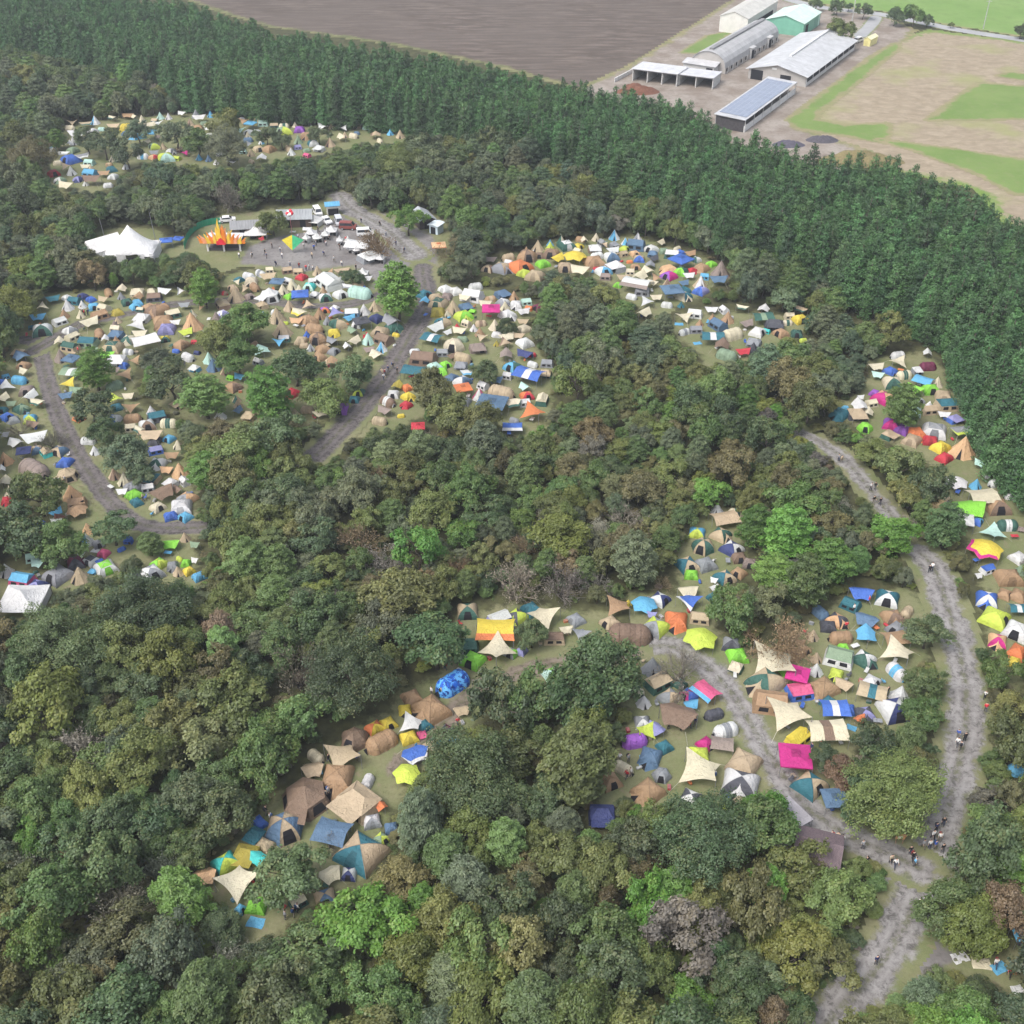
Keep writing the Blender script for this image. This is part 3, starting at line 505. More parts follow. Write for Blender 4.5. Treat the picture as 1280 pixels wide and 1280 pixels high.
for (zx, zy, zs), txt in CAMP.items():
    for ent in txt.replace('\n', '').split(';'):
        q = ent.split()
        if not q: continue
        k = q[0]; px = zx+float(q[1])/zs; py = zy+float(q[2])/zs; wp = float(q[3])/zs; cs = q[4].split('/')
        p = at(px, py, 1.0); wd = wp/scale_at(p)*{'d': 1.1, 'h': 1.15, 'c': 1.12, 'u': 1.12, 'l': 1.22, 't': 1.14, 'k': 1.18, 'p': 1.18, 's': 1.14, 'r': 1.14, 'g': 1.04}.get(k, 1.)
        wd = max(1.3, wd)
        h = {'d': min(2.1, max(1.05, wd*.5)), 'h': min(2.4, max(1.2, wd*.5)), 't': wd*.74, 'p': min(2.7, max(1.5, wd*.5)), 'r': min(2.7, max(1.7, wd*.48)),
             'k': min(2.9, max(1.6, wd*.5)), 's': min(2.9, max(1.7, wd*.48)), 'g': min(2.9, max(1.9, wd*.72)), 'c': min(2.3, max(1.3, wd*.5)), 'l': min(2.9, max(1.7, wd*.52)),
             'u': min(2.2, max(1.2, wd*.44)), 'm': .03, 'e': min(5.0, max(2.6, wd*.52))}[k]
        zf = {'p': .7, 'r': .75, 'k': .65, 's': .75, 'g': .75}.get(k, .45)
        p = at(px, py, h*zf)
        TENTS.append(dict(k=k, x=float(p[0]), y=float(p[1]), w=float(wd), h=float(h), c=cs, px=px, py=py, wp=wp, rot=None))
# the gaps in the crowded camps hold more of the same pale tents and tarps
g0 = np.random.default_rng(12)
HD = []
for e_ in HAND.replace('\n', '').split(';'):
    q_ = e_.split(); HD.append((float(q_[0]), float(q_[1]), float(q_[2])))
LINEW = {k: smooth_line(v, 4) for k, v in ROADW.items()}
def free_spot(x, y, wd, gap=.46):
    px, py = map(float, proj(np.array([x, y, .6]))); s = float(scale_at(np.array([x, y, 0.])))
    if not (3 < px < 1277 and 3 < py < 1277): return None
    for a, b, r in HD:
        if (a-px)**2+(b-py)**2 < (r*.9)**2: return None
    for k, ln in LINEW.items():
        if np.min(np.hypot(ln[:, 0]-x, ln[:, 1]-y)) < RW[k]/2+wd*.45: return None
    if inside(np.array([[x, y]]), PL)[0]: return None
    for T in TENTS:
        if (T['x']-x)**2+(T['y']-y)**2 < (gap*(T['w']+wd)+.1)**2: return None
    return px, py, s
FILL = [('left', 75), ('camp', 85), ('glade', 16), ('upper', 34), ('upper2', 12), ('far', 75), ('mid', 14), ('right', 16), ('low', 6)]
for zone, n_ in FILL:
    pw = W2(CLEAR[zone]); lo, hi = pw.min(0), pw.max(0); got = 0
    for tr_ in range(2500):
        if got >= n_: break
        x, y = g0.uniform(lo, hi)
        if not inside(np.array([[x, y]]), pw)[0]: continue
        wd = float(g0.uniform(1.9, 3.5)); f = free_spot(x, y, wd)
        if f is None: continue
        k = str(g0.choice(list('ptuck'), p=[.23, .24, .21, .24, .08])); cs = str(g0.choice(['w', 'cr', 'be', 'ta', 'w/gy', 'cr/gn', 'gy', 'sb', 'be/br', 'w/lb', 'mt', 'lb', 'be/gn', 'yg', 'tp', 'ta/be', 'sg'], p=[.17, .14, .12, .09, .06, .06, .06, .04, .04, .04, .03, .03, .04, .02, .02, .02, .02])).split('/')
        h = {'d': wd*.5, 'p': 1.7, 't': wd*.75, 'u': wd*.45, 'c': max(1.4, wd*.5), 'k': 1.8}[k]
        TENTS.append(dict(k=k, x=float(x), y=float(y), w=wd*(1.25 if k in 'pk' else 1.), h=float(h), c=cs, px=f[0], py=f[1], wp=wd*f[2], rot=None)); got += 1
small_ = sorted((T for T in TENTS if T['k'] in 'dh'), key=lambda T: -T['wp'])[296:]
for i_, T in enumerate(small_): T['k'] = 'utc'[i_ % 3]; T['h'] = T['w']*(.44, .7, .5)[i_ % 3]  # smallest domes are built and named as tunnel
print({n: sum(T['k'] in k_ for T in TENTS) for n, k_ in (('tarps', 'prks'), ('tipi', 't'), ('tunnel', 'u'), ('cabin', 'c'))})
print('tents', len(TENTS), 'domes', sum(T['k'] in 'dh' for T in TENTS))
# neighbours on the ground push each other apart a little
for it in range(12):
    for i, a in enumerate(TENTS):
        for b in TENTS[i+1:]:
            if abs(a['px']-b['px']) > 60 or abs(a['py']-b['py']) > 60: continue
            if a['k'] in 'prksgm' or b['k'] in 'prksgm': continue
            dx, dy = b['x']-a['x'], b['y']-a['y']; d = math.hypot(dx, dy)+1e-6; need = .44*(a['w']+b['w'])
            if d < need:
                s = (need-d)*.25/d; a['x'] -= dx*s; a['y'] -= dy*s; b['x'] += dx*s; b['y'] += dy*s
# ------------------------------------------------------------------ tree prototypes (crown radius 1)
def leaf_quads(C, Nn, size, asp, g):
    n = len(C); Nn = Nn/np.linalg.norm(Nn, axis=1, keepdims=True)
    r = g.normal(size=(n, 3)); T = np.cross(Nn, r); T /= np.linalg.norm(T, axis=1, keepdims=True)+1e-9
    B = np.cross(Nn, T); s = size[:, None]
    bend = Nn*s*.25
    return np.stack([C-T*s-bend, C+B*s*asp, C+T*s-bend, C-B*s*asp], 1)
def unit(v): return v/(np.linalg.norm(v, axis=-1, keepdims=True)+1e-9)
def crown_round(seed, flat, nl, spread=.62, leaf=.07, wild=.0):
    """uneven crown: boughs of different reach, each ending in leaf clumps, gaps between"""
    g = np.random.default_rng(seed); C = []; D = []; rr = []; r2 = []
    ax = unit(g.normal(size=3)*np.array([1, 1, .2])); el = g.uniform(.05, .3)
    for l in range(nl):
        d = unit(g.normal(size=3)); d[2] = abs(d[2])*1.15-.30 if g.random() < .85 else -abs(d[2])*.6
        d = unit(d); p = d*spread*g.uniform(.5, 1.25)*np.array([1, 1, flat]); p = p+ax*(p@ax)*el; lr = g.uniform(.17, .42)
        p[2] += g.normal()*.08
        lrnd = g.random()
        nc = int(7+17*lr)
        dirs = unit(g.normal(size=(nc, 3))+d*.7+np.array([0, 0, .5]))
        for q in dirs:
            cp = p+q*lr*g.uniform(.6, 1.12)*np.array([1, 1, .8]); k = 32
            cr = g.random(); sg = g.uniform(.05, .095)
            off = g.normal(size=(k, 3))*sg*np.array([1, 1, .62])
            C.append(cp+off); D.append(unit(q*.5+np.array([0, 0, .65])+g.normal(size=(k, 3))*.42+off*3.))
            rr.append(.36*lrnd+.44*cr+.2*g.random(k)); r2.append(np.clip(.5*cr+.5*lrnd+.2*g.normal(size=k), 0, 1))
    C = np.concatenate(C); D = np.concatenate(D); rr = np.concatenate(rr); r2 = np.concatenate(r2)
    return leaf_quads(C, D, g.uniform(.7, 1.25, len(C))*leaf, .62, g), rr, r2
def crown_layered(seed, tiers, z0=-.75, z1=.85, leaf=.05):
    g = np.random.default_rng(seed); C = []; D = []; rr = []; r2 = []
    for t in range(tiers):
        f = t/(tiers-1); z = z0+(z1-z0)*f; rad = math.sqrt(max(.06, 1-((f-.28)/.76)**2)) if f > .28 else .75+.25*f/.28
        nb = max(3, int(9*rad+1)); a0 = g.random()*6.28
        for b in range(nb):
            a = a0+6.283*(b+g.uniform(-.3, .3))/nb; ln = rad*g.uniform(.72, 1.05); br = g.random()
            k = int(36+110*ln); u = g.beta(1.9, 1.1, k)*ln; wd = .16*ln*(1.2-u/ln)+.05
            s = g.normal(size=k)*wd; zz_ = z+.10*u-.22*u*u+g.normal(size=k)*.022
            P = np.c_[np.cos(a)*u-np.sin(a)*s, np.sin(a)*u+np.cos(a)*s, zz_]; C.append(P)
            D.append(unit(np.c_[np.cos(a)*.25+g.normal(size=k)*.32, np.sin(a)*.25+g.normal(size=k)*.32, np.ones(k)]))
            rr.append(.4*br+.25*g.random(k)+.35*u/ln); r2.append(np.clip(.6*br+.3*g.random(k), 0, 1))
    C = np.concatenate(C); D = np.concatenate(D); rr = np.concatenate(rr); r2 = np.concatenate(r2)
    return leaf_quads(C, D, g.uniform(.7, 1.3, len(C))*leaf, .5, g), rr, r2
def crown_bare(seed, leaves=700):
    g = np.random.default_rng(seed); Q = []; rr = []
    def stick(p, q, r):
        d = unit(q-p); a = unit(np.cross(d, g.normal(size=3))); b = np.cross(d, a)
        for v in (a, b): Q.append(np.stack([p-v*r, p+v*r, q+v*r*.5, q-v*r*.5])); rr.append(g.random())
    base = np.array([0, 0, -.9]); tips = []
    for i in range(9):
        d = unit(np.r_[g.normal(size=2), g.uniform(.5, 1.6)]); e = base+d*g.uniform(.6, .9); stick(base, e, .028)
        for j in range(6):
            d2 = unit(d+g.normal(size=3)*.55+np.array([0, 0, .15])); e2 = e*.6+base*.4+(e-base)*g.uniform(0, .4); f = e2+d2*g.uniform(.4, .75); stick(e2, f, .014)
            for k in range(7):
                d3 = unit(d2+g.normal(size=3)*.6); h = e2+(f-e2)*g.uniform(.35, 1); t_ = h+d3*g.uniform(.2, .42); stick(h, t_, .008); tips.append(t_)
    Q = np.array(Q); tips = np.array(tips)
    C = tips[g.integers(0, len(tips), leaves)]+g.normal(size=(leaves, 3))*.06
    LQ = leaf_quads(C, unit(g.normal(size=(leaves, 3))+np.array([0, 0, .6])), g.uniform(.02, .045, leaves), .6, g)
    return np.concatenate([Q, LQ]), np.r_[np.array(rr), g.random(leaves)], np.r_[np.zeros(len(rr)), g.random(leaves)]
def crown_cedar(seed, H=6.2):
    """pointed crown, radius 1, top at z = 0, base at -H*.72"""
    g = np.random.default_rng(seed); C = []; D = []; S = []; rr = []; r2 = []
    nbough = 150
    for i in range(nbough):
        f = ((i+.5)/nbough)**.72; z = -f*H*1.02+g.uniform(-.12, .12); rad = .34+.76*min(1, f*1.35)**.5*(1 if f < .7 else 1-.9*(f-.7))
        a = i*2.39996+g.uniform(-.5, .5); ln = rad*g.uniform(.5, 1.2); br = g.random(); k = int(12+28*ln)
        u = g.beta(1.9, 1.0, k)*ln; s = g.normal(size=k)*.15*(ln+.25)
        zz_ = z-.35*u-.3*u*u+.3*(u/ln)**3*g.uniform(.3, 1.2)+g.normal(size=k)*.09
        C.append(np.c_[np.cos(a)*u-np.sin(a)*s, np.sin(a)*u+np.cos(a)*s, zz_])
        D.append(unit(np.c_[np.cos(a)*.7+g.normal(size=k)*.5, np.sin(a)*.7+g.normal(size=k)*.5, .75+g.normal(size=k)*.4]))
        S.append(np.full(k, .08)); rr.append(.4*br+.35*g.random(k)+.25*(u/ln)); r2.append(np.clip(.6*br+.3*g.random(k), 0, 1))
    k = 40; C.append(np.c_[g.normal(size=(k, 2))*.09, g.uniform(-.5, .12, k)]); D.append(unit(g.normal(size=(k, 3))+np.array([0, 0, .4]))); S.append(np.full(k, .08)); rr.append(g.uniform(.5, 1, k)); r2.append(g.random(k)*.5)
    C = np.concatenate(C); D = np.concatenate(D); S = np.concatenate(S)
    return leaf_quads(C, D, S*g.uniform(.7, 1.3, len(C)), .6, g), np.concatenate(rr), np.concatenate(r2)
def trunk_mesh(name, h, r, limbs, seed, spread=.5):
    g = np.random.default_rng(seed); b = MB()
    k = [(g.normal()*.03*i, g.normal()*.03*i, h*i/4) for i in range(5)]
    b.tube(k, [r*1.35, r, r*.85, r*.7, r*.45], 7)
    for i in range(limbs):
        a = g.random()*6.28; z = h*g.uniform(.5, .85); ln = spread*g.uniform(.7, 1.2)
        p0 = np.array([0, 0, z]); p1 = p0+np.array([math.cos(a)*ln*.5, math.sin(a)*ln*.5, ln*.35]); p2 = p0+np.array([math.cos(a)*ln, math.sin(a)*ln, ln*.6])
        b.tube([p0, p1, p2], [r*.5, r*.35, r*.14], 5)
    return b.mesh(name, M['bark'], True)
PROTO = {}   # kind -> list of (trunk mesh, crown mesh, joined mesh, centre height in radii)
def shift(Q, dz): Q = Q.copy(); Q[..., 2] += dz; return Q
def add_proto(kind, Q, rr, r2, ch, mat, th, tr, limbs, seed, spread=.55):
    Q = shift(Q, ch)
    cm = quads_mesh(kind+'_crown', Q, [mat], {'rnd': rr, 'rnd2': r2})
    tm = trunk_mesh(kind+'_trunk', th, tr, limbs, seed, spread)
    # joined copy for the wood that reads as one mass
    jm = cm.copy(); jm.name = kind
    import bmesh
    bm = bmesh.new(); bm.from_mesh(cm); n0 = len(bm.faces); bm.from_mesh(tm); bm.faces.ensure_lookup_table()
    for f in bm.faces[n0:]: f.material_index = 1
    bm.to_mesh(jm); bm.free(); jm.materials.append(M['bark'])
    PROTO.setdefault(kind, []).append((tm, cm, jm, ch))
for i, (fl, nl, sp, lf) in enumerate([(.74, 22, .72, .05), (.9, 24, .68, .047), (.62, 22, .78, .05), (1.0, 22, .66, .05), (.8, 30, .74, .044), (.66, 19, .8, .052), (.92, 26, .7, .046)]):
    add_proto('broadleaf_tree', *crown_round(100+i, fl, nl, sp, lf), 1.0, M['leaf'], 1.15, .05, 5, 200+i)
for i in range(2):      # broad old crowns with many small boughs
    add_proto('broadleaf_tree', *crown_round(130+i, .74, 60, .78, .028), 1.05, M['leaf'], 1.2, .055, 6, 230+i)
for i in range(4):
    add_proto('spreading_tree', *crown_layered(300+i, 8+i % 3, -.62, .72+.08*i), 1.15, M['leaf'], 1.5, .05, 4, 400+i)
for i in range(3):
    add_proto('bare_tree', *crown_bare(500+i, 500+500*i), .95, M['twig'], .5, .045, 3, 600+i, .3)
for i in range(6):
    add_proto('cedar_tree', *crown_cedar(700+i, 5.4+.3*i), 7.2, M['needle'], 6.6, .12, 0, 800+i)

TINT = {'dark green': (.082, .128, .050), 'mid green': (.112, .178, .052), 'olive': (.152, .178, .052), 'brownish olive': (.165, .160, .066),
        'grey green': (.130, .164, .086), 'bright green': (.120, .235, .040), 'yellow green': (.175, .212, .042), 'russet brown': (.185, .145, .080),
        'grey brown': (.20, .182, .145), 'blue green': (.090, .142, .074)}
CED = (.054, .120, .038)

# ------------------------------------------------------------------ where trees may stand: the clearings stay open
RS = 4
VIS = np.zeros((1280//RS, 1280//RS), bool)
gy_, gx_ = np.mgrid[0:1280//RS, 0:1280//RS]; PIX = np.c_[gx_.ravel()*RS+RS/2, gy_.ravel()*RS+RS/2].astype(float)
for pl in CLEAR.values(): VIS |= inside(PIX, np.array(pl, float)).reshape(VIS.shape)
def mark_line(k, frac=.42):
    ln = smooth_line(ROADW[k], 12)
    for p in ln:
        for q in np.linspace(-1, 1, 7):
            pass
        c = np.r_[p, 0.]; x, y = proj(c); s = scale_at(c)
        if (k == 'left' and x > 236) or (k == 'path' and (x < 1016 or y > 645)): continue
        mark_disc(x, y, RW[k]*frac*s, .62)
def mark_disc(x, y, r, sq=.75):
    m = ((PIX[:, 0]-x)**2+((PIX[:, 1]-y)/sq)**2) < r*r
    pass
    VIS[:] |= (((PIX[:, 0]-x)**2+((PIX[:, 1]-y)/sq)**2) < r*r).reshape(VIS.shape)
for k in ROADW: mark_line(k, .5 if k in ('road', 'path') else .42)
for T in TENTS: mark_disc(T["px"], T["py"]+T["wp"]*.06, max(T["wp"]*.5, 5), .8)
ROADVIS = [(1105, 1060), (1190, 1010), (1185, 1080), (1165, 1130), (1172, 1170), (1190, 1195), (1110, 1232), (1065, 1275), (1005, 1280), (1050, 1238), (1100, 1180), (1122, 1140), (1108, 1090)]
VIS |= inside(PIX, np.array(ROADVIS, float)).reshape(VIS.shape)
for k in ('plaza',): VIS |= inside(PIX, np.array([proj(np.r_[p, 0.]) for p in PL])).reshape(VIS.shape)
def vis_frac(cx, cy, rx, ry):
    a = np.linspace(0, 6.283, 13)[:-1]; xs = np.r_[cx, cx+rx*.5*np.cos(a), cx+rx*.9*np.cos(a)]; ys = np.r_[cy, cy+ry*.5*np.sin(a), cy+ry*.9*np.sin(a)]
    ix = (xs/RS).astype(int); iy = (ys/RS).astype(int); ok = (ix >= 0) & (iy >= 0) & (ix < VIS.shape[1]) & (iy < VIS.shape[0])
    return VIS[iy[ok], ix[ok]].sum()/len(xs)
CT_TOP = [(-200, -40), (0, -32), (120, -14), (240, 8), (330, 37), (400, 47), (500, 67), (600, 82), (700, 104), (780, 114), (860, 134), (930, 168), (1000, 199), (1060, 198), (1130, 204), (1200, 234), (1250, 262), (1290, 280), (1500, 380)]
CT_BOT = [(1500, 900), (1290, 640), (1245, 600), (1215, 530), (1190, 450), (1130, 395), (1060, 372), (1030, 335), (950, 300), (850, 262), (790, 232), (720, 200), (640, 168), (500, 160), (330, 148), (240, 122), (180, 92), (60, 58), (0, 50), (-200, 40)]
def edge_z(x): return 2.0 if x > 1100 or 270 < x < 560 else (5. if x > 1030 or 230 < x < 640 else 9.)
CEDP = np.vstack([W2(CT_TOP, 13.), np.array([at(x, y, edge_z(x))[:2] for x, y in CT_BOT])])
BRDP = np.vstack([W2([(-260, 52), (0, 52), (60, 60), (180, 94), (240, 124), (330, 150), (500, 162), (640, 170), (720, 202), (790, 234), (850, 264), (950, 302), (1030, 337), (1060, 374), (1130, 397), (1190, 452), (1215, 532), (1245, 602), (1290, 642), (1500, 900)], 7.), W2([(1700, 1420), (-420, 1420)], 0)])

TREES = []   # dict(kind, p(x,y), R, tint name, rot, hand)
class Bins:
    def __init__(s, c=8.): s.c = c; s.d = {}
    def near(s, x, y):
        i, j = int(x//s.c), int(y//s.c)
        for a in (-1, 0, 1):
            for b in (-1, 0, 1):
                yield from s.d.get((i+a, j+b), ())
    def add(s, x, y, r): s.d.setdefault((int(x//s.c), int(y//s.c)), []).append((x, y, r))
BN = Bins(10.)
def put(kind, x, y, Rr, tname, hand=False, hs=None):
    TREES.append(dict(kind=kind, x=x, y=y, R=Rr, t=tname, hand=hand, v=(int(rng.integers(0, 7)) if Rr < 5.1 else 7+int(rng.integers(0, 2))) if kind == 'broadleaf_tree' else int(rng.integers(0, len(PROTO[kind]))), rot=float(rng.random()*6.28), hs=hs or float(rng.uniform(.9, 1.2)), ex=float(rng.uniform(.82, 1.2))))
    BN.add(x, y, Rr*(1.25 if hand else 1.))
KM = {'b': 'broadleaf_tree', 's': 'spreading_tree', 'n': 'bare_tree'}
for ent in HAND.replace('\n', '').split(';'):
    q = ent.split(); px, py, rp = float(q[0]), float(q[1]), float(q[2]); kind = KM[q[-1]]; tn = ' '.join(q[3:-1])
    p = at(px, py, 4.5); Rr = rp/scale_at(p)*.93; p = at(px, py, 1.15*Rr); put(kind, p[0], p[1], Rr, tn, True)
def zone_tints(px, py):
    """colours of the wood by place, as the photo shows them"""
    if py < 330: return [('grey green', 4), ('dark green', 3), ('olive', 1.3), ('mid green', 4.5), ('grey brown', .2), ('blue green', 1.5)]
    if 640 < px < 1100 and 330 < py < 470: return [('grey green', 3.5), ('mid green', 3.5), ('blue green', 1.5), ('olive', 1.5)]
    if px > 700 and py < 760: return [('brownish olive', 2.2), ('olive', 4), ('grey green', 2.6), ('mid green', 3.4), ('bright green', .5), ('russet brown', .6), ('grey brown', 1.0), ('dark green', 1.2), ('yellow green', .5)]
    if py < 780: return [('grey green', 2.4), ('mid green', 4), ('olive', 3.2), ('dark green', 2.2), ('brownish olive', 1.), ('russet brown', .25), ('grey brown', .3), ('yellow green', .5), ('bright green', .3)]
    return [('dark green', 2.8), ('mid green', 3.6), ('olive', 3.4), ('brownish olive', 1.3), ('grey green', 1.3), ('yellow green', .7), ('bright green', .6), ('russet brown', .3), ('grey brown', .3)]
ymin, ymax = 48., float(BRDP[:, 1].max())
def scatter(n, r0, r1, gap, kinds, maxvis, trylim):
    cnt = 0
    Y = rng.uniform(ymin, ymax, trylim)
    X = rng.uniform(-1, 1, trylim)*(22+Y*.56+(Y > 0)*14)
    ok = inside(np.c_[X, Y], BRDP)
    for x, y in zip(X[ok], Y[ok]):
        if cnt >= n: break
        Rr = float(rng.uniform(r0, r1)); hs = float(rng.uniform(.9, 1.45)); c = np.array([x, y, 1.0*Rr*hs]); s = scale_at(c); px, py = proj(c)
        if (px > 640 and py < 740 or 380 < px < 760 and 560 < py < 750) and py > 420 and Rr > 2.5 and rng.random() < .8: continue      # low scrub in the middle of the wood
        bad = False
        for (a, b, r) in BN.near(x, y):
            if (a-x)**2+(b-y)**2 < (gap*(r+Rr))**2: bad = True; break
        if bad: continue
        if vis_frac(px, py, Rr*s*1.15, Rr*s*1.05*hs) > maxvis: continue
        bx, by = proj(np.array([x, y, 0.]));
        if vis_frac(bx, by, 2, 2) > .3: continue
        if py < -30: continue
        zt = zone_tints(px, py); names = [a for a, _ in zt]; ws = np.array([b for _, b in zt]); tn = names[int(rng.choice(len(names), p=ws/ws.sum()))]
        kk = 'broadleaf_tree'
        u = rng.random()
        if tn in ('grey brown', 'russet brown') and u < .55: kk = 'bare_tree'
        elif tn in ('grey green', 'blue green', 'bright green', 'mid green') and u < .38: kk = 'spreading_tree'
        put(kk, float(x), float(y), Rr, tn, False, hs); cnt += 1
    return cnt
print('big', scatter(1500, 2.7, 3.9, .62, None, .07, 14000))
print('mid', scatter(3600, 1.8, 2.8, .62, None, .06, 30000))
print('small', scatter(3200, 1.0, 1.8, .66, None, .05, 30000))
# cedars, planted close
CEDS = []
cl, ch_ = CEDP.min(0), CEDP.max(0); st = 2.45
BC = Bins(4.)
gx2, gy2 = np.meshgrid(np.arange(cl[0], ch_[0], st), np.arange(cl[1], ch_[1], st)); CP = np.c_[gx2.ravel(), gy2.ravel()]
CP += rng.uniform(-1.0, 1.0, CP.shape)*.95
CP = CP[inside(CP, CEDP)]
for x, y in CP:
    px, py = proj(np.array([x, y, 12.]))
    if not (-60 < px < 1340) or py < -60 or py > 800: continue
    if any((a-x)**2+(b-y)**2 < 1.45**2 for a, b, r in BC.near(x, y)): continue
    if any((a-x)**2+(b-y)**2 < (r*.7+1.)**2 for a, b, r in BN.near(x, y)): continue
    h = float(np.clip(rng.normal(13.5, 1.3), 9.5, 17)); BC.add(x, y, 1.)
    CEDS.append(dict(kind='cedar_tree', x=float(x), y=float(y), R=float(rng.uniform(1.7, 2.9)), h=h, v=int(rng.integers(0, 6)), rot=float(rng.random()*6.28)))
print('cedars', len(CEDS), 'trees', len(TREES))

def tree_scale(T):
    if T['kind'] == 'cedar_tree': return (T['R'], T['R'], T['h']/7.2)
    return (T['R']*T.get('ex', 1.), T['R']/T.get('ex', 1.), T['R']*T['hs'])
def jit(c, g, a=.16):
    k = 1+g.normal()*a; return tuple(max(.01, v*k*(1+g.normal()*.06)) for v in c)
def build_tree(T):
    tm, cm, jm, ch = PROTO[T['kind']][T['v']]
    cat = {'cedar_tree': 'cedar tree', 'bare_tree': 'bare tree'}.get(T['kind'], 'tree')
    o = thing(T['kind'], None, cat, (T['x'], T['y'], 0), T['rot'], None, tree_scale(T))
    link('trunk', tm, o); c = link('crown', cm, o, T['tint'])
    T['o'] = o; return o
def stuff_instances(name, Ts, label, cat, kinds):
    """one object: a cloud of tree points carrying trees of the prototypes"""
    me = bpy.data.meshes.new(name+'_points'); n = len(Ts)
    me.vertices.add(n); me.vertices.foreach_set('co', np.array([(T['x'], T['y'], 0) for T in Ts], np.float32).ravel())
    def at_(nm, ty, key, v): a = me.attributes.new(nm, ty, 'POINT'); a.data.foreach_set(key, np.array(v, np.float32 if ty != 'INT' else np.int32).ravel())
    at_('spin', 'FLOAT_VECTOR', 'vector', [(0, 0, T['rot']) for T in Ts]); at_('size', 'FLOAT_VECTOR', 'vector', [tree_scale(T) for T in Ts])
    at_('tint', 'FLOAT_COLOR', 'color', [(*T['tint'], 1) for T in Ts])
    pc = bpy.data.collections.new(name+'_kinds'); order = []
    for k in kinds:
        for i, pr in enumerate(PROTO[k]):
            ob = bpy.data.objects.new('%s_%02d' % (chr(97+len(order)), i), pr[2]); pc.objects.link(ob); order.append((k, i))
    at_('pick', 'INT', 'value', [order.index((T['kind'], T['v'])) for T in Ts])
    ng = bpy.data.node_groups.new(name, 'GeometryNodeTree')
    ng.interface.new_socket('Geometry', in_out='INPUT', socket_type='NodeSocketGeometry'); ng.interface.new_socket('Geometry', in_out='OUTPUT', socket_type='NodeSocketGeometry')
    gi = ng.nodes.new('NodeGroupInput'); go = ng.nodes.new('NodeGroupOutput'); ip = ng.nodes.new('GeometryNodeInstanceOnPoints'); ci = ng.nodes.new('GeometryNodeCollectionInfo')
    ci.inputs['Collection'].default_value = pc; ci.inputs['Separate Children'].default_value = True; ci.inputs['Reset Children'].default_value = True
    def na(nm, ty): x = ng.nodes.new('GeometryNodeInputNamedAttribute'); x.data_type = ty; x.inputs['Name'].default_value = nm; return next(s for s in x.outputs if s.enabled)
    ng.links.new(gi.outputs[0], ip.inputs['Points']); ng.links.new(ci.outputs[0], ip.inputs['Instance']); ip.inputs['Pick Instance'].default_value = True
    ng.links.new(na('pick', 'INT'), ip.inputs['Instance Index']); ng.links.new(na('spin', 'FLOAT_VECTOR'), ip.inputs['Rotation']); ng.links.new(na('size', 'FLOAT_VECTOR'), ip.inputs['Scale'])
    ng.links.new(ip.outputs[0], go.inputs[0])
    o = link(name, me, kind='stuff'); o['label'] = label; o['category'] = cat
    md = o.modifiers.new('scatter', 'NODES'); md.node_group = ng; return o

g5 = np.random.default_rng(55)
for T in TREES: T['tint'] = jit(TINT[T['t']], g5)
for T in CEDS: T['tint'] = jit(CED, g5, .2)
def in_frame(T, z): 
    c = np.array([T['x'], T['y'], z]); x, y = proj(c); return -5 < x < 1285 and -5 < y < 1285
for T in TREES+CEDS:
    z = 1.1*T['R'] if T['kind'] != 'cedar_tree' else T['h']*.85
    c = np.array([T['x'], T['y'], z]); T['px'], T['py'] = map(float, proj(c)); T['pr'] = T['R']*float(scale_at(c)); T['in'] = in_frame(T, z)
SINGLE = []; REST = {}
for kind, cap in (('broadleaf_tree', 300), ('spreading_tree', 200), ('bare_tree', 120), ('cedar_tree', 300)):
    src = CEDS if kind == 'cedar_tree' else TREES
    v = [T for T in src if T['kind'] == kind]; v.sort(key=lambda T: (not T['in'], not T.get('hand', False), -T['pr']))
    if kind == 'cedar_tree': # the rows one can pick out: near edge
        v.sort(key=lambda T: (not T['in'], -T['pr']))
    n = min(cap, sum(T['in'] for T in v)); SINGLE += v[:n]; REST.setdefault(kind, []).extend(v[n:])
for T in SINGLE: build_tree(T)
stuff_instances('distant_wood', REST['broadleaf_tree']+REST['spreading_tree']+REST['bare_tree'], 'mixed green and brownish broadleaf wood covering the ground between the camps', 'wood', ('broadleaf_tree', 'spreading_tree', 'bare_tree'))
stuff_instances('cedar_plantation', REST['cedar_tree'], 'dense dark green cedar plantation sweeping behind the camps to the right edge', 'cedar wood', ('cedar_tree',))
# low growth under and between the trees
UG = []
Y = rng.uniform(48, ymax, 15000); X = rng.uniform(-1, 1, 15000)*(22+Y*.56+14)
for x, y in zip(X, Y):
    Rr = float(rng.uniform(.6, 1.5)); c = np.array([x, y, .5]); px, py = proj(c); s = float(scale_at(c))
    if not (-40 < px < 1320) or not inside(np.array([[x, y]]), BRDP)[0]: continue
    if vis_frac(px, py, Rr*s*1.3, Rr*s*1.1) > .05: continue
    if rng.random() > min(1., .25+60/(y+1)): continue
    k = 'bare_tree' if rng.random() < .12 else ('spreading_tree' if rng.random() < .3 else 'broadleaf_tree')
    tn = ['olive', 'mid green', 'brownish olive', 'dark green', 'yellow green', 'grey brown'][int(rng.choice(6, p=[.28, .24, .2, .14, .06, .08]))]
    UG.append(dict(kind=k, x=float(x), y=float(y), R=Rr, hs=.6, v=int(rng.integers(0, min(7, len(PROTO[k])))), rot=float(rng.random()*6.28), tint=jit(TINT[tn], g5, .2)))
stuff_instances('undergrowth', UG, 'low green and brownish undergrowth filling the gaps between the trees', 'undergrowth', ('broadleaf_tree', 'spreading_tree', 'bare_tree'))
print('undergrowth', len(UG))
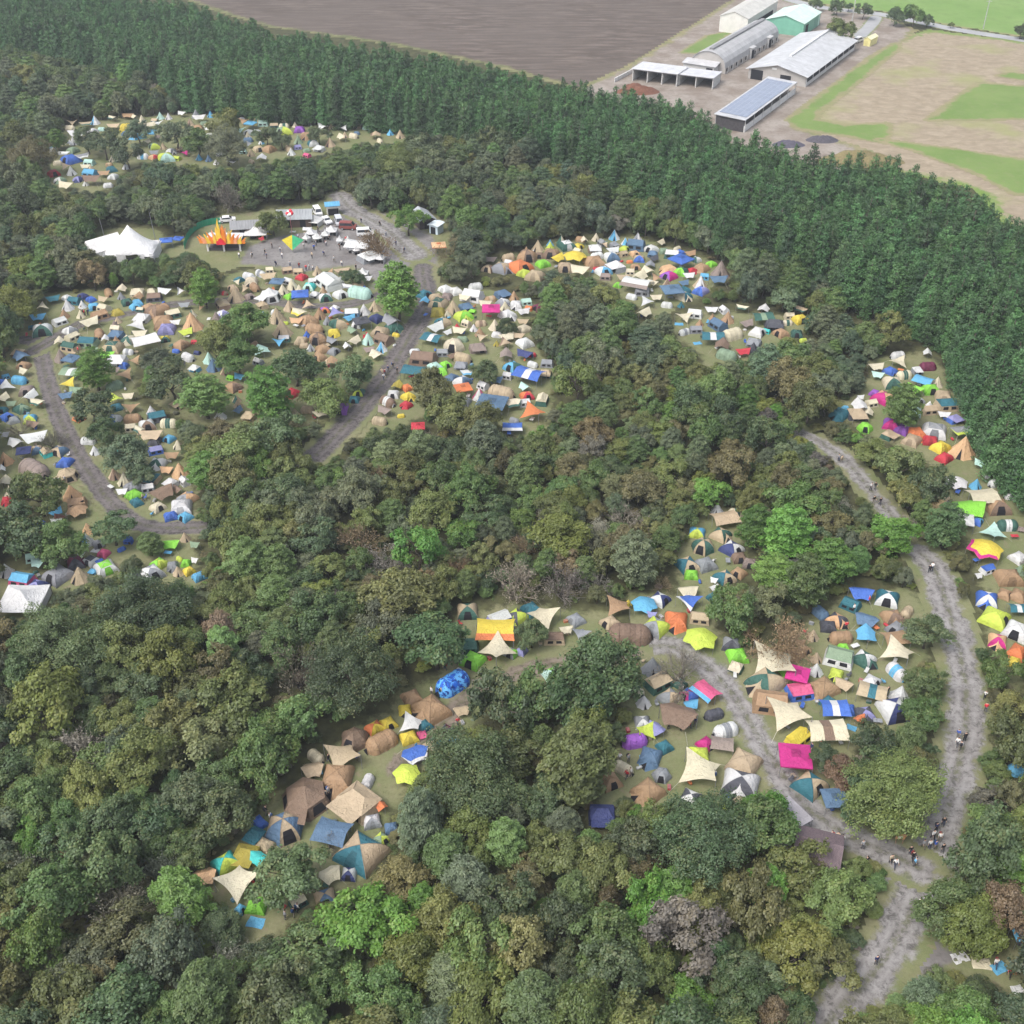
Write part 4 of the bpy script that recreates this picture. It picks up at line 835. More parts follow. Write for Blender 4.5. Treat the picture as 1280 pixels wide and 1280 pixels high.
# ------------------------------------------------------------------ tents, built in a unit box (footprint -.5...5, height 1), front towards -y
def arc(t): return math.cos(t*math.pi/2)**.92, math.sin(t*math.pi/2)
def dome_sector(b, A, B, t0, t1, ns=4, ntt=5, inset=.045, out=1., y0=0, s0=0., s1=1.):
    def f(u, v):
        u = s0+(s1-s0)*u; t = t0+(t1-t0)*v; r, z = arc(t); k = out*(1-inset*math.sin(math.pi*u))
        return ((A[0]*(1-u)+B[0]*u)*r*k, (A[1]*(1-u)+B[1]*u)*r*k, z*out)
    b.grid(f, ns, ntt)
def ring(n, r=.5, a0=0.): return [(r*math.cos(a0+2*math.pi*i/n), r*math.sin(a0+2*math.pi*i/n)) for i in range(n)]
def P_dome(v):
    c = [(-.5, -.5), (.5, -.5), (.5, .5), (-.5, .5)]; out = []
    if v in (0, 1, 2):
        a = MB(); f = MB()
        for i in (1, 3): dome_sector(a, c[i], c[(i+1) % 4], 0, 1)
        for i in (0, 2): dome_sector(f, c[i], c[(i+1) % 4], 0, 1)
        out += [('flysheet', a, 0), ('side_panel', f, 1)]
    else:
        a = MB()
        for i in range(4): dome_sector(a, c[i], c[(i+1) % 4], 0, .62)
        f = MB()
        for i in range(4): dome_sector(f, c[i], c[(i+1) % 4], .62, 1)
        out += [('flysheet', a, 0), ('top_panel', f, 1)]
    d = MB()
    if v in (0, 3):
        dome_sector(d, c[0], c[1], .02, .56, 3, 3, .045, 1.02, s0=.3, s1=.7); out.append(('door', d, 'dark' if v == 0 else 2))
    if v == 1:   # porch
        for s in (-1, 1): d.add([(s*.46, -.47, 0), (0, -.86, 0), (0, -.26, .86)], [(0, 1, 2) if s < 0 else (1, 0, 2)])
        out.append(('porch', d, 0)); e = MB().add([(-.36, -.575, 0.01), (-.06, -.83, .01), (-.05, -.50, .5)], [(0, 1, 2)]); out.append(('door', e, 'dark'))
    if v == 2:
        dome_sector(d, c[0], c[1], .0, .72, 3, 4, .045, 1.02, s0=.34, s1=.66); out.append(('door', d, 2))
    pl = MB()
    for i in (0, 1):
        P = []
        for k in range(13):
            t = k/12*2; q = c[i] if t <= 1 else c[i+2]; r, z = arc(t if t <= 1 else 2-t); P.append((q[0]*r*1.012, q[1]*r*1.012, z*1.012))
        pl.tube(P, .009, 4)
    out.append(('pole_sleeve', pl, 3)); return out
def P_hex(v):
    c = ring(6, .52); a = MB(); f = MB(); d = MB()
    for i in range(6): dome_sector(a if i % 2 == 0 else f, c[i], c[(i+1) % 6], 0, 1, 3, 5, .03)
    dome_sector(d, c[4], c[5], .03, .55, 2, 3, .03, 1.02, s0=.18, s1=.82)
    pl = MB()
    for i in range(3):
        P = []
        for k in range(13):
            t = k/12*2; q = c[i] if t <= 1 else c[i+3]; r, z = arc(t if t <= 1 else 2-t); P.append((q[0]*r*1.012, q[1]*r*1.012, z*1.012))
        pl.tube(P, .008, 4)
    return [('flysheet', a, 0), ('side_panel', f, 1), ('door', d, 'dark'), ('pole_sleeve', pl, 3)]
def P_tipi(v):
    n = 8; c = ring(n, .5, math.pi/8); a = MB(); f = MB(); d = MB()
    for i in range(n):
        A, B = c[i], c[(i+1) % n]
        (f if (i == 5 or (v and i in (1, 4))) else a).grid(lambda u, w: ((A[0]*(1-u)+B[0]*u)*(1-w*.97)*(1-.05*math.sin(math.pi*u)*(1-w))*(1-.1*math.sin(math.pi*w)), (A[1]*(1-u)+B[1]*u)*(1-w*.97)*(1-.05*math.sin(math.pi*u)*(1-w))*(1-.1*math.sin(math.pi*w)), w), 2, 5)
    A, B = c[5], c[6]; d.add([(A[0]*.75+B[0]*.25, A[1]*1.02, .01), (A[0]*.3+B[0]*.7, B[1]*1.02, .01), ((A[0]+B[0])*.5*.5, (A[1]+B[1])*.5*.53, .48)], [(0, 1, 2)])
    t = MB().tube([(0, 0, .9), (0, 0, 1.07)], .014, 5)
    return [('canvas', a, 0), ('side_panel', f, 1), ('door_opening', d, 'dark'), ('pole_tip', t, 'pole')]
def guys(pts, out):
    r = []
    for p in pts:
        p = np.array(p, float); q = p*np.array([1.45, 1.45, 0]); b = MB().tube([p, q], .005, 3, False); out.append(('guy_line', b, 'rope'))
def P_tarp(v):      # hexagonal wing tarp on two poles
    a = MB(); lo = .48 if v == 0 else .62
    def f(u, w):
        x = (u*2-1); s = w*2-1; ax = abs(x)
        hw = .40*(1-.16*(1-(ax/.58)**2)) if ax < .58 else .40*(1-((ax-.58)/.42)**.8)+.0
        z = 1-(1-lo)*abs(s)**1.1*(hw/.40)-.05*math.sin(math.pi*u)*(1-abs(s))
        return (x*.5*(1-.04*abs(s)), s*hw, z)
    a.grid(f, 12, 6)
    e = MB()   # contrasting hem along one side
    def f2(u, w):
        p = f(u, .0+.17*w); return (p[0], p[1], p[2]+.008)
    e.grid(f2, 12, 1)
    out = [('canopy', a, 0), ('hem_panel', e, 1)] if v else [('canopy', a, 0)]
    for x in (-.47, .47): out.append(('pole', MB().tube([(x, 0, 0), (x, 0, 1.03)], .009, 4), 'pole'))
    guys([(.29, .40, lo), (-.29, .40, lo), (.29, -.40, lo), (-.29, -.40, lo)], out); return out
def P_rect(v):      # square tarp with straight ridge, optional band of another colour
    a = MB()
    def f(u, w):
        x = u*2-1; s = w*2-1
        hw = .42*(1-.09*(1-x*x)); lx = .5*(1-.08*(1-s*s)); return (x*lx, s*hw, 1-.30*abs(s)**1.15-.06*(1-x*x)*(1-abs(s)*.5))
    a.grid(f, 10, 6); out = [('canopy', a, 0)]
    if v == 1:
        e = MB().grid(lambda u, w: (lambda p: (p[0], p[1], p[2]+.01))(f(.37+.26*u, w)), 3, 6); out.append(('middle_band', e, 1))
    if v == 2:
        e = MB().grid(lambda u, w: (lambda p: (p[0], p[1], p[2]+.01))(f(u, .22*w)), 10, 1); out.append(('hem_panel', e, 1))
    for x in (-.48, .48): out.append(('pole', MB().tube([(x, 0, 0), (x, 0, 1.03)], .009, 4), 'pole'))
    for s in (-1, 1):
        for x in (-.48, .48): out.append(('pole', MB().tube([(x*.98, s*.415, 0), (x*.98, s*.415, .70)], .007, 4), 'pole'))
    return out
def P_dia(v):       # four-pointed tarp, two high and two low corners
    a = MB()
    def f(u, w):
        x, y = u*2-1, w*2-1; k = 1-.2*max(x*x*(1-y*y), y*y*(1-x*x)); return ((x+y)*.25*k*1.02, (x-y)*.25*k*1.02, .68+.32*(-x*y)*1.0)
    # high points at x=-y -> y axis
    a.grid(f, 8, 8); out = [('canopy', a, 0)]
    if v:
        e = MB().grid(lambda u, w: (lambda p: (p[0], p[1], p[2]+.01))(f(u, w*.2)), 8, 1); out.append(('hem_panel', e, 1))
    for y in (-.5, .5): out.append(('pole', MB().tube([(0, y, 0), (0, y, 1.02)], .008, 4), 'pole'))
    guys([(.5, 0, .36), (-.5, 0, .36)], out); return out
def P_star(v):
    a = MB(); n = 36
    def rad(th, t):
        k = abs(((th/(2*math.pi)*6) % 1)-.5)*2; return .5*(.8+.2*k**1.4)
    def f(u, w):
        th = u*2*math.pi; r = rad(th, w)*w; k = abs(((th/(2*math.pi)*6) % 1)-.5)*2
        return (r*math.cos(th), r*math.sin(th), 1-.34*w**1.2-.12*k*w*w)
    a.grid(f, n, 5); out = [('canopy', a, 0)]
    if v: out.append(('border', MB().grid(lambda u, w: (lambda p: (p[0], p[1], p[2]+.008))(f(u*.5+.5, .8+.2*w)), n//2, 1), 1))
    out.append(('pole', MB().tube([(0, 0, 0), (0, 0, .99)], .009, 4), 'pole'))
    for i in range(6):
        th = 2*math.pi*i/6; out.append(('pole', MB().tube([(.49*math.cos(th), .49*math.sin(th), 0), (.49*math.cos(th), .49*math.sin(th), .54)], .006, 4), 'pole'))
    return out
def P_gaz(v):
    c = [(-.5, -.5), (.5, -.5), (.5, .5), (-.5, .5)]; a = MB(); f = MB(); p = MB()
    for i in range(4):
        A, B = c[i], c[(i+1) % 4]
        a.grid(lambda u, w: ((A[0]*(1-u)+B[0]*u)*(1-w), (A[1]*(1-u)+B[1]*u)*(1-w), .80+.2*(w**1.15)), 4, 4)
        f.quad((A[0], A[1], .73), (B[0], B[1], .73), (B[0], B[1], .80), (A[0], A[1], .80))
    out = [('canopy', a, 0), ('valance', f, 1)]
    vt = MB()
    for i in range(4):
        A, B = c[i], c[(i+1) % 4]; vt.quad((A[0]*.3, A[1]*.3, .953), (B[0]*.3, B[1]*.3, .953), (B[0]*.02, B[1]*.02, 1.012), (A[0]*.02, A[1]*.02, 1.012))
    out.append(('vent_cap', vt, 2))
    for x, y in c: out.append(('leg', MB().tube([(x*.98, y*.98, 0), (x*.98, y*.98, .78)], .012, 4), 'pole'))
    return out
def P_cab(v):
    a = MB(); w = MB(); out = []
    hx, hy, tx, ty, zw = .5, .38, .42, .31, .62
    B = [(-hx, -hy, 0), (hx, -hy, 0), (hx, hy, 0), (-hx, hy, 0)]; T = [(-tx, -ty, zw), (tx, -ty, zw), (tx, ty, zw), (-tx, ty, zw)]
    for i in range(4): w.quad(B[i], B[(i+1) % 4], T[(i+1) % 4], T[i])
    rx = .40 if v == 0 else .2
    E = [(-tx-.02, -ty-.02, zw-.01), (tx+.02, -ty-.02, zw-.01), (tx+.02, ty+.02, zw-.01), (-tx-.02, ty+.02, zw-.01)]
    r0, r1 = (-rx, 0, 1), (rx, 0, 1)
    for P, Q, Rr, S in ((E[0], E[1], r1, r0), (E[2], E[3], r0, r1)):
        a.grid(lambda u, t: tuple((1-t)*((1-u)*np.array(P)+u*np.array(Q))+t*((1-u)*np.array(S)+u*np.array(Rr))-np.array([0, 0, .04*math.sin(math.pi*t)])), 4, 3)
    a.tri(E[1], E[2], r1); a.tri(E[3], E[0], r0)
    out += [('roof', a, 0), ('wall', w, 1)]
    def win(x0, x1, z0, z1, side):
        b = MB()
        def pt(x, z): k = z/zw; return (x*(1-k*.16), side*(hy+(ty-hy)*k)*1.012, z)
        b.quad(pt(x0, z0), pt(x1, z0), pt(x1, z1), pt(x0, z1)); out.append(('window', b, 'dark'))
    win(-.36, -.08, .22, .5, -1); win(.08, .36, .22 if v == 0 else .01, .5, -1); win(-.3, .3, .25, .5, 1)
    if v == 1:
        aw = MB().grid(lambda u, t: (-tx+2*tx*u, -ty-.02-.34*t, zw+.02*math.sin(math.pi*t)*-1-.03*t), 4, 2); out.append(('awning', aw, 0))
        for x in (-tx, tx): out.append(('pole', MB().tube([(x*.98, -ty-.35, 0), (x*.98, -ty-.35, zw-.03)], .009, 4), 'pole'))
    return out
def P_lodge(v):
    c = ring(6, .5, math.pi/6); t = ring(6, .37, math.pi/6); w = MB(); a = MB(); out = []
    for i in range(6):
        j = (i+1) % 6; A, B, Cc, D = (*c[i], 0), (*c[j], 0), (*t[j], .56), (*t[i], .56); w.quad(A, B, Cc, D)
        e0, e1 = np.array([t[i][0]*1.05, t[i][1]*1.05, .55]), np.array([t[j][0]*1.05, t[j][1]*1.05, .55])
        a.grid(lambda u, s: tuple(((1-u)*e0+u*e1)*np.array([1-s*.97, 1-s*.97, 0])+np.array([0, 0, .55+.45*s-.06*math.sin(math.pi*s)])), 3, 4)
        m = lambda f, z: tuple(np.array([(c[i][0]*(1-f)+c[j][0]*f), (c[i][1]*(1-f)+c[j][1]*f), 0])*(1.015-.26*z/.56)+np.array([0, 0, z]))
        out.append(('window', MB().quad(m(.2, .1), m(.8, .1), m(.74, .46), m(.26, .46)), 'dark'))
    out = [('roof', a, 0), ('wall', w, 1)]+out
    aw = MB().add([(t[3][0], t[3][1], .56), (t[4][0], t[4][1], .56), (-.1, -.72, .5), (-.55, -.5, .5)], [(0, 1, 2, 3)]); out.append(('awning', aw, 0))
    return out
def P_tun(v):
    def f(u, w, k=1.):
        x = u*2-1; th = math.pi*w; e = (1-max(0, (abs(x)-.62)/.38)**2*.55); sg = 1-.035*abs(math.sin(math.pi*u*4))
        return (x*.5, math.cos(th)*.31*e*sg*k, math.sin(th)**.9*e*sg*k)
    a = MB().grid(f, 16, 8); out = [('flysheet', a, 0)]
    s = MB().grid(lambda u, w: f(.36+.28*u, w, 1.015), 5, 8); out.append(('middle_panel', s, 1))
    for x, sx in ((0., -1), (1., 1)):
        e = MB(); rim = [f(x, k/8) for k in range(9)]; e.add([(sx*.5+sx*.07, 0, 0)]+rim, [((0, i+1, i+2) if sx < 0 else (0, i+2, i+1)) for i in range(8)]); out.append(('end_panel', e, 1))
        d = MB(); d.add([(sx*.574, -.005, .03), (sx*.574-sx*.012, -.13, .02), (sx*.51, 0, .42), (sx*.574-sx*.012, .13, .02)], [(0, 1, 2, 3)]); out.append(('door', d, 'dark'))
    for u in (.03, .25, .5, .75, .97): out.append(('hoop', MB().tube([f(u, k/8, 1.02) for k in range(9)], .007, 4), 3))
    return out
def P_mat(v):
    return [('sheet', MB().grid(lambda u, w: ((u-.5)*(1+.06*math.sin(w*5)), (w-.5)*.7*(1+.05*math.cos(u*6)), .5+.5*math.sin(u*9)*math.cos(w*7)), 8, 6), 0)]
def P_peak(v):      # peaked pavilion, concave roof, scalloped eaves, partial side walls
    c = [(-.5, -.5), (.5, -.5), (.5, .5), (-.5, .5)]; a = MB(); w = MB(); out = []
    for i in range(4):
        A, B = c[i], c[(i+1) % 4]
        a.grid(lambda u, t: ((A[0]*(1-u)+B[0]*u)*(1-t), (A[1]*(1-u)+B[1]*u)*(1-t), .52+.48*t**1.9-.05*math.sin(math.pi*u)*(1-t)+.05*(1-abs(2*u-1))*t*(1-t)), 6, 6)
    for i in (1, 2): A, B = c[i], c[(i+1) % 4]; w.quad((A[0]*.97, A[1]*.97, 0), (B[0]*.97, B[1]*.97, 0), (B[0]*.97, B[1]*.97, .5), (A[0]*.97, A[1]*.97, .5))
    out = [('canopy', a, 0), ('side_wall', w, 1)]
    for x, y in c: out.append(('leg', MB().tube([(x*.985, y*.985, 0), (x*.985, y*.985, .52)], .012, 4), 'pole'))
    for x in (-.25, .2): out.append(('table', MB().box(x, x+.25, -.2, -.05, .0, .2), 'dark'))
    return out
BUILD = {'e': (P_peak, 1), 'd': (P_dome, 4), 'h': (P_hex, 1), 't': (P_tipi, 2), 'p': (P_tarp, 2), 'r': (P_rect, 3), 'k': (P_dia, 2), 's': (P_star, 2), 'g': (P_gaz, 1), 'c': (P_cab, 2), 'l': (P_lodge, 1), 'u': (P_tun, 1), 'm': (P_mat, 1)}
TNAME = {'e': ('pavilion_tent', 'peaked pavilion', 'tent'), 'd': ('dome_tent', 'dome tent', 'tent'), 'h': ('dome_tent', 'six sided dome tent', 'tent'), 't': ('tipi_tent', 'tipi tent', 'tent'), 'p': ('tarp_shelter', 'tarp', 'tarp'), 'r': ('tarp_shelter', 'square tarp', 'tarp'),
         'k': ('tarp_shelter', 'four pointed tarp', 'tarp'), 's': ('tarp_shelter', 'star shaped tarp', 'tarp'), 'g': ('gazebo_canopy', 'gazebo canopy', 'canopy'), 'c': ('cabin_tent', 'cabin tent', 'tent'),
         'l': ('lodge_tent', 'lodge tent', 'tent'), 'u': ('tunnel_tent', 'tunnel tent', 'tent'), 'm': ('ground_sheet', 'ground sheet', 'ground sheet')}
TGROUP = {'pavilion_tent': 'white pavilions of the festival', 'dome_tent': 'dome tents pitched around the campsite', 'tipi_tent': 'tipi tents pitched around the campsite', 'tarp_shelter': 'tarps strung up around the campsite', 'gazebo_canopy': 'gazebo canopies of the campers',
          'cabin_tent': 'cabin tents pitched around the campsite', 'lodge_tent': 'lodge tents', 'tunnel_tent': 'tunnel tents pitched around the campsite', 'ground_sheet': 'ground sheets spread on the grass'}
PC = {}
def parts_of(k, v, camo=False):
    if (k, v, camo) not in PC:
        out = []
        for (nm, b, slot) in BUILD[k][0](v):
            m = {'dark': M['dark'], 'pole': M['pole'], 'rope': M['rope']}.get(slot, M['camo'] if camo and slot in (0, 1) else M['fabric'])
            out.append((nm, b.mesh('%s_%s' % (TNAME[k][0], nm), m, smooth=nm in ('canopy', 'flysheet', 'canvas', 'sheet', 'middle_panel')), slot))
        PC[(k, v, camo)] = out
    return PC[(k, v, camo)]
g6 = np.random.default_rng(66)
def build_tent(T):
    k = T['k']; c = T['c']; two_ = len(c) > 1; camo = c[0] == 'camo'
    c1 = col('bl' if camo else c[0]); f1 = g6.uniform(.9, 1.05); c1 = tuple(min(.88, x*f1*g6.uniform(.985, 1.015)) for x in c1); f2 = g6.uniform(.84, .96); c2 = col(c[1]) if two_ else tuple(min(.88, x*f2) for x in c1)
    nv = BUILD[k][1]; u = g6.random()
    if k == 'd': v = int(g6.choice(4, p=[.35, .25, .25, .15])) if not two_ else int(g6.choice(4, p=[.4, .2, .3, .1]))
    elif k == 'p': v = 1 if two_ else 0
    elif k == 'r': v = 0 if not two_ else (1 if c == ['cr', 'br'] or u < .35 else 2)
    elif k in 'ks': v = 1 if two_ else 0
    elif k == 't': v = 1 if two_ else 0
    elif k == 'c': v = int(u < .4)
    else: v = 0
    rot = {'d': g6.uniform(-1.1, 1.1), 'h': g6.uniform(-.5, .5), 't': g6.uniform(-.6, .6), 'p': g6.normal()*.7, 'r': g6.normal()*.35, 'k': g6.choice([0, .8, -.8, 1.57])+g6.normal()*.25, 's': g6.uniform(0, 6),
           'g': g6.normal()*.25, 'c': g6.normal()*.45, 'l': g6.normal()*.2, 'u': g6.normal()*.55, 'm': g6.normal()*.4, 'e': g6.normal()*.35}[k]
    if c == ['cr', 'br']: rot = .03
    if camo: rot = .75
    if c == ['pk', 'lb'] and k == 'r': rot = -.9
    asp = {'d': g6.uniform(.82, 1.08), 'c': g6.uniform(.9, 1.1), 'p': g6.uniform(.85, 1.1), 'r': g6.uniform(.85, 1.05)}.get(k, 1.)
    nm, ph, cat = TNAME[k]
    o = thing(nm, None, cat, (T['x'], T['y'], (.06 if k != 'm' else .09)), rot, TGROUP[nm], (T['w'], T['w']*asp, T['h']))
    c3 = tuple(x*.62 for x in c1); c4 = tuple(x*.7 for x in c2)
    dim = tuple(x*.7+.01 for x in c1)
    for pn, me, slot in parts_of(k, v, camo):
        if slot == 3 and T['wp'] < 17: continue
        if pn == 'guy_line' and T['wp'] < 17: continue
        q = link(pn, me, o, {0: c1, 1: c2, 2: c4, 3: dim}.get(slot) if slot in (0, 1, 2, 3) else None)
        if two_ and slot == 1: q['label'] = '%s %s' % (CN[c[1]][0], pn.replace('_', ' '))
    d = ('blue camouflage ' if camo else CN[c[0]][0]+' '+('and '+CN[c[1]][0]+' ' if two_ else ''))+ph
    if T['wp'] > 38 and k in 'dckphu': d = 'large '+d
    REG.append(dict(o=o, d=d, px=T['px'], py=T['py'], lm=k not in 'm'))
for T in TENTS: build_tent(T)
# ------------------------------------------------------------------ buildings
def frame_of(a, b, c):
    A, B, C = (np.array(p[:2]) for p in (a, b, c))
    if np.linalg.norm(C-B) > np.linalg.norm(B-A)*1.2:     # the long side sets the direction
        v = C-B; Ln = np.linalg.norm(v); v /= Ln; u = np.array([v[1], -v[0]]); Wd = abs((B-A)@u); return B-u*Wd/2+v*Ln/2, math.atan2(u[1], u[0]), Wd, Ln
    u = B-A; Wd = np.linalg.norm(u); u /= Wd; v = C-B; v = v-u*(v@u); Ln = np.linalg.norm(v)
    ctr = A+u*Wd/2+v/2; return ctr, math.atan2(u[1], u[0]), Wd, Ln
def px3(p, z=0.): return at(p[0], p[1], z)
def landmark(o, d, px, py): REG.append(dict(o=o, d=d, px=px, py=py, lm=True, fixed=True))
WALLG, WHITE = (.40, .38, .36), (.74, .74, .73)
def slab(P, th):
    """thin solid from a quad given counter clockwise from above"""
    P = [np.array(p, float) for p in P]; n = np.cross(P[1]-P[0], P[3]-P[0]); n /= np.linalg.norm(n); Q = [p-n*th for p in P]
    return MB().add(P+Q, [(0, 1, 2, 3), (7, 6, 5, 4), (0, 4, 5, 1), (1, 5, 6, 2), (2, 6, 7, 3), (3, 7, 4, 0)])
def gable_hall(name, label, cat, a, b, c, eave, ridge, roofc, wallc, over=.6, roofm='roof', arch=False, group=None, rise=None):
    (ctr, rot, Wd, Ln) = frame_of(px3(a), px3(b), px3(c)) if not isinstance(a, np.ndarray) else (a, b, c[0], c[1])
    o = thing(name, label, cat, (*ctr, 0), rot, group); hx, hy = Wd/2, Ln/2
    prof = [(-hx, 0), (-hx, eave)]
    if arch: prof += [(-hx*math.cos(k*math.pi/10), eave+(ridge-eave)*math.sin(k*math.pi/10)) for k in range(1, 10)]
    else: prof += [(0, ridge)]
    prof += [(hx, eave), (hx, 0)]
    w_ = MB(); n = len(prof)
    w_.add([(x, -hy, z-.02 if 1 < i < n-2 else z) for i, (x, z) in enumerate(prof)], [tuple(range(n-1, -1, -1))])
    w_.add([(x, hy, z-.02 if 1 < i < n-2 else z) for i, (x, z) in enumerate(prof)], [tuple(range(n))])
    w_.quad((-hx, hy, 0), (-hx, -hy, 0), (-hx, -hy, eave), (-hx, hy, eave)); w_.quad((hx, -hy, 0), (hx, hy, 0), (hx, hy, eave), (hx, -hy, eave))
    link('wall', w_.mesh(name+'_wall', M['paint']), o, wallc)
    top = prof[1:-1]; r = MB()
    for i in range(len(top)-1):
        (x0, z0), (x1, z1) = top[i], top[i+1]; dx, dz = x1-x0, z1-z0; l = math.hypot(dx, dz)
        if i == 0: x0 -= dx/l*over; z0 -= dz/l*over
        if i == len(top)-2: x1 += dx/l*over; z1 += dz/l*over
        s = slab([(x0, -hy-over, z0+.06), (x1, -hy-over, z1+.06), (x1, hy+over, z1+.06), (x0, hy+over, z0+.06)], .12); r.add(s.V, s.F)
    link('roof', r.mesh(name+'_roof', M[roofm]), o, roofc)
    return o, hx, hy
def panel(o, nm, x0, x1, y0, y1, z0, z1, m='dark', tint=None, th=.06):
    """a thin box on a wall"""
    return link(nm, MB().box(x0, x1, y0, y1, z0, z1).mesh(nm, M[m]), o, tint)
# cattle hall
o, hx, hy = gable_hall('cattle_barn', 'long white roofed cattle barn with open grey gable facing the woods', 'barn', (932, 100), (1006, 109), (1067, 63), 3.6, 6.0, (.52, .53, .545), WALLG, .9)
panel(o, 'barn_door', -hx+.9, -hx+5.2, -hy-.08, -hy+.02, 0, 3.3); panel(o, 'barn_door', 1.2, 5.0, -hy-.08, -hy+.02, .0, 2.9)
panel(o, 'side_opening', hx-.02, hx+.07, -hy+.8, hy-.6, 1.3, 3.0); panel(o, 'base_wall', hx, hx+.12, -hy, hy, 0, 1.1, 'paint', (.6, .59, .57))
for i in range(9): panel(o, 'post', hx+.05, hx+.2, -hy+.5+i*(2*hy-1)/8, -hy+.72+i*(2*hy-1)/8, 0, 3.5, 'paint', WHITE)
link('ridge_vent', MB().box(-.5, .5, -hy*.55, hy, 5.9, 6.5).mesh('ridge_vent', M['roof']), o, (.7, .71, .72)); panel(o, 'gable_sign', -2.0, -.4, -hy-.1, -hy, 4.2, 4.8, 'paint', WHITE)
landmark(o, 'long white roofed cattle barn', 1000, 75)
# arched hall
o, hx, hy = gable_hall('arched_barn', 'old grey barn with a rounded roof and walkway along its ridge', 'barn', (862, 87), (906, 93), (972, 52), 2.3, 7.0, (.42, .42, .425), WALLG, .35, 'roof', True)
link('ridge_walkway', MB().box(-.9, .6, -hy+2, hy, 6.95, 7.6).mesh('ridge_walkway', M['roof']), o, (.25, .25, .255))
for i in range(12):
    y = -hy+1.5+i*(2*hy-3)/11; panel(o, 'window', hx, hx+.07, y-.5, y+.5, .7, 1.8); panel(o, 'post', hx+.02, hx+.14, y+.75, y+1.0, 0, 2.2, 'paint', WHITE)
for y in (-hy*.05, hy*.62):
    d = link('dormer', MB().box(hx-2.4, hx+.5, y-1.6, y+1.6, 0, 4.0).mesh('dormer', M['paint']), o, (.46, .46, .46)); panel(d, 'doorway', hx+.5, hx+.56, y-1.1, y+1.1, 0, 2.9); link('dormer_roof', slab([(hx-2.6, y-1.9, 4.3), (hx+1., y-1.9, 3.9), (hx+1., y+1.9, 3.9), (hx-2.6, y+1.9, 4.3)], .12).mesh('dormer_roof', M['roof']), d, (.55, .55, .55))
an = link('annex', MB().box(-hx-1.2, hx*.6, -hy-4, -hy-.01, 0, 3.0).mesh('annex', M['paint']), o, (.5, .5, .49)); link('annex_roof', slab([(-hx-1.6, -hy-4.5, 3.1), (hx*.7, -hy-4.5, 3.1), (hx*.7, -hy, 3.9), (-hx-1.6, -hy, 3.9)], .12).mesh('annex_roof', M['roof']), an, (.5, .5, .51))
panel(an, 'doorway', hx*.15, hx*.52, -hy-4.06, -hy-3.99, 0, 2.4)
landmark(o, 'grey round roofed barn', 918, 68)
# white hall and green hall
o, hx, hy = gable_hall('white_hall', 'plain white hall with cream roof at the back of the farm', 'barn', (896, 41), (933, 44), (970, 20), 6.0, 8.0, (.56, .55, .51), (.66, .65, .61), .3)
panel(o, 'side_opening', hx-.02, hx+.06, -hy+1.5, hy-5, 1.0, 3.4); landmark(o, 'plain white hall', 932, 20)
o, hx, hy = gable_hall('green_hall', 'mint green metal hall with pale roof beside the country road', 'barn', (953, 42), (1003, 46), (1024, 31), 4.8, 7.0, (.60, .78, .69), (.17, .42, .31), .4)
panel(o, 'roller_door', hx-.02, hx+.07, -hy*.75, -hy*.45, 0, 3.6); panel(o, 'roller_door', hx-.02, hx+.07, hy*.3, hy*.75, 0, 3.6, 'paint', (.14, .36, .27)); panel(o, 'wall_strip', hx-.01, hx+.05, hy*.78, hy*.9, .0, 4.6, 'paint', (.55, .75, .66))
landmark(o, 'mint green hall', 985, 25)
# open fronted sheds
def bay_shed(name, label, cat, fl, fr, br, z, bays, roofc, wallc, back=True, side_wall=1.):
    ctr, rot, Wd, Ln = frame_of(px3(fl, z), px3(fr, z), px3(br, z)); o = thing(name, label, cat, (*ctr, 0), rot); hx, hy = Wd/2, Ln/2
    link('roof', slab([(-hx-.3, -hy-.6, z), (hx+.3, -hy-.6, z), (hx+.3, hy+.3, z-.5), (-hx-.3, hy+.3, z-.5)], .15).mesh(name+'_roof', M['roof']), o, roofc)
    link('back_wall', MB().box(-hx, hx, hy-.25, hy, 0, z-.62).mesh('back_wall', M['board']), o, (.13, .12, .13))
    for i in range(bays+1):
        x = -hx+.15+i*(2*hx-.3)/bays; link('divider', MB().add([(x-.14, -hy, 0), (x+.14, -hy, 0), (x+.14, hy-.26, 0), (x-.14, hy-.26, 0), (x-.14, -hy, z-.3), (x+.14, -hy, z-.3), (x+.14, hy-.26, z-.75), (x-.14, hy-.26, z-.75)], [(0, 3, 2, 1), (4, 5, 6, 7), (0, 1, 5, 4), (1, 2, 6, 5), (2, 3, 7, 6), (3, 0, 4, 7)]).mesh('divider', M['board']), o, wallc)
    for i in range(bays):
        x = -hx+.3+i*(2*hx-.3)/bays; link('front_beam', MB().box(x, x-.3+(2*hx-.3)/bays, -hy+.02, -hy+.2, z-.62, z-.28).mesh('front_beam', M['board']), o, (.3, .3, .32))
    return o, hx, hy
o, hx, hy = bay_shed('open_shed', 'pale roofed open shed with three dark bays, nearest the ploughed field', 'shed', (791, 85), (847, 92), (860, 82), 4.3, 3, (.60, .61, .63), (.56, .56, .545)); landmark(o, 'open shed with three dark bays', 820, 90)
o, hx, hy = bay_shed('open_shed', 'pale roofed open shed with two bays joined to the rounded barn', 'shed', (849, 92), (892, 97), (904, 88), 3.9, 2, (.58, .59, .62), (.56, .56, .545)); landmark(o, 'open shed with two bays', 870, 98)
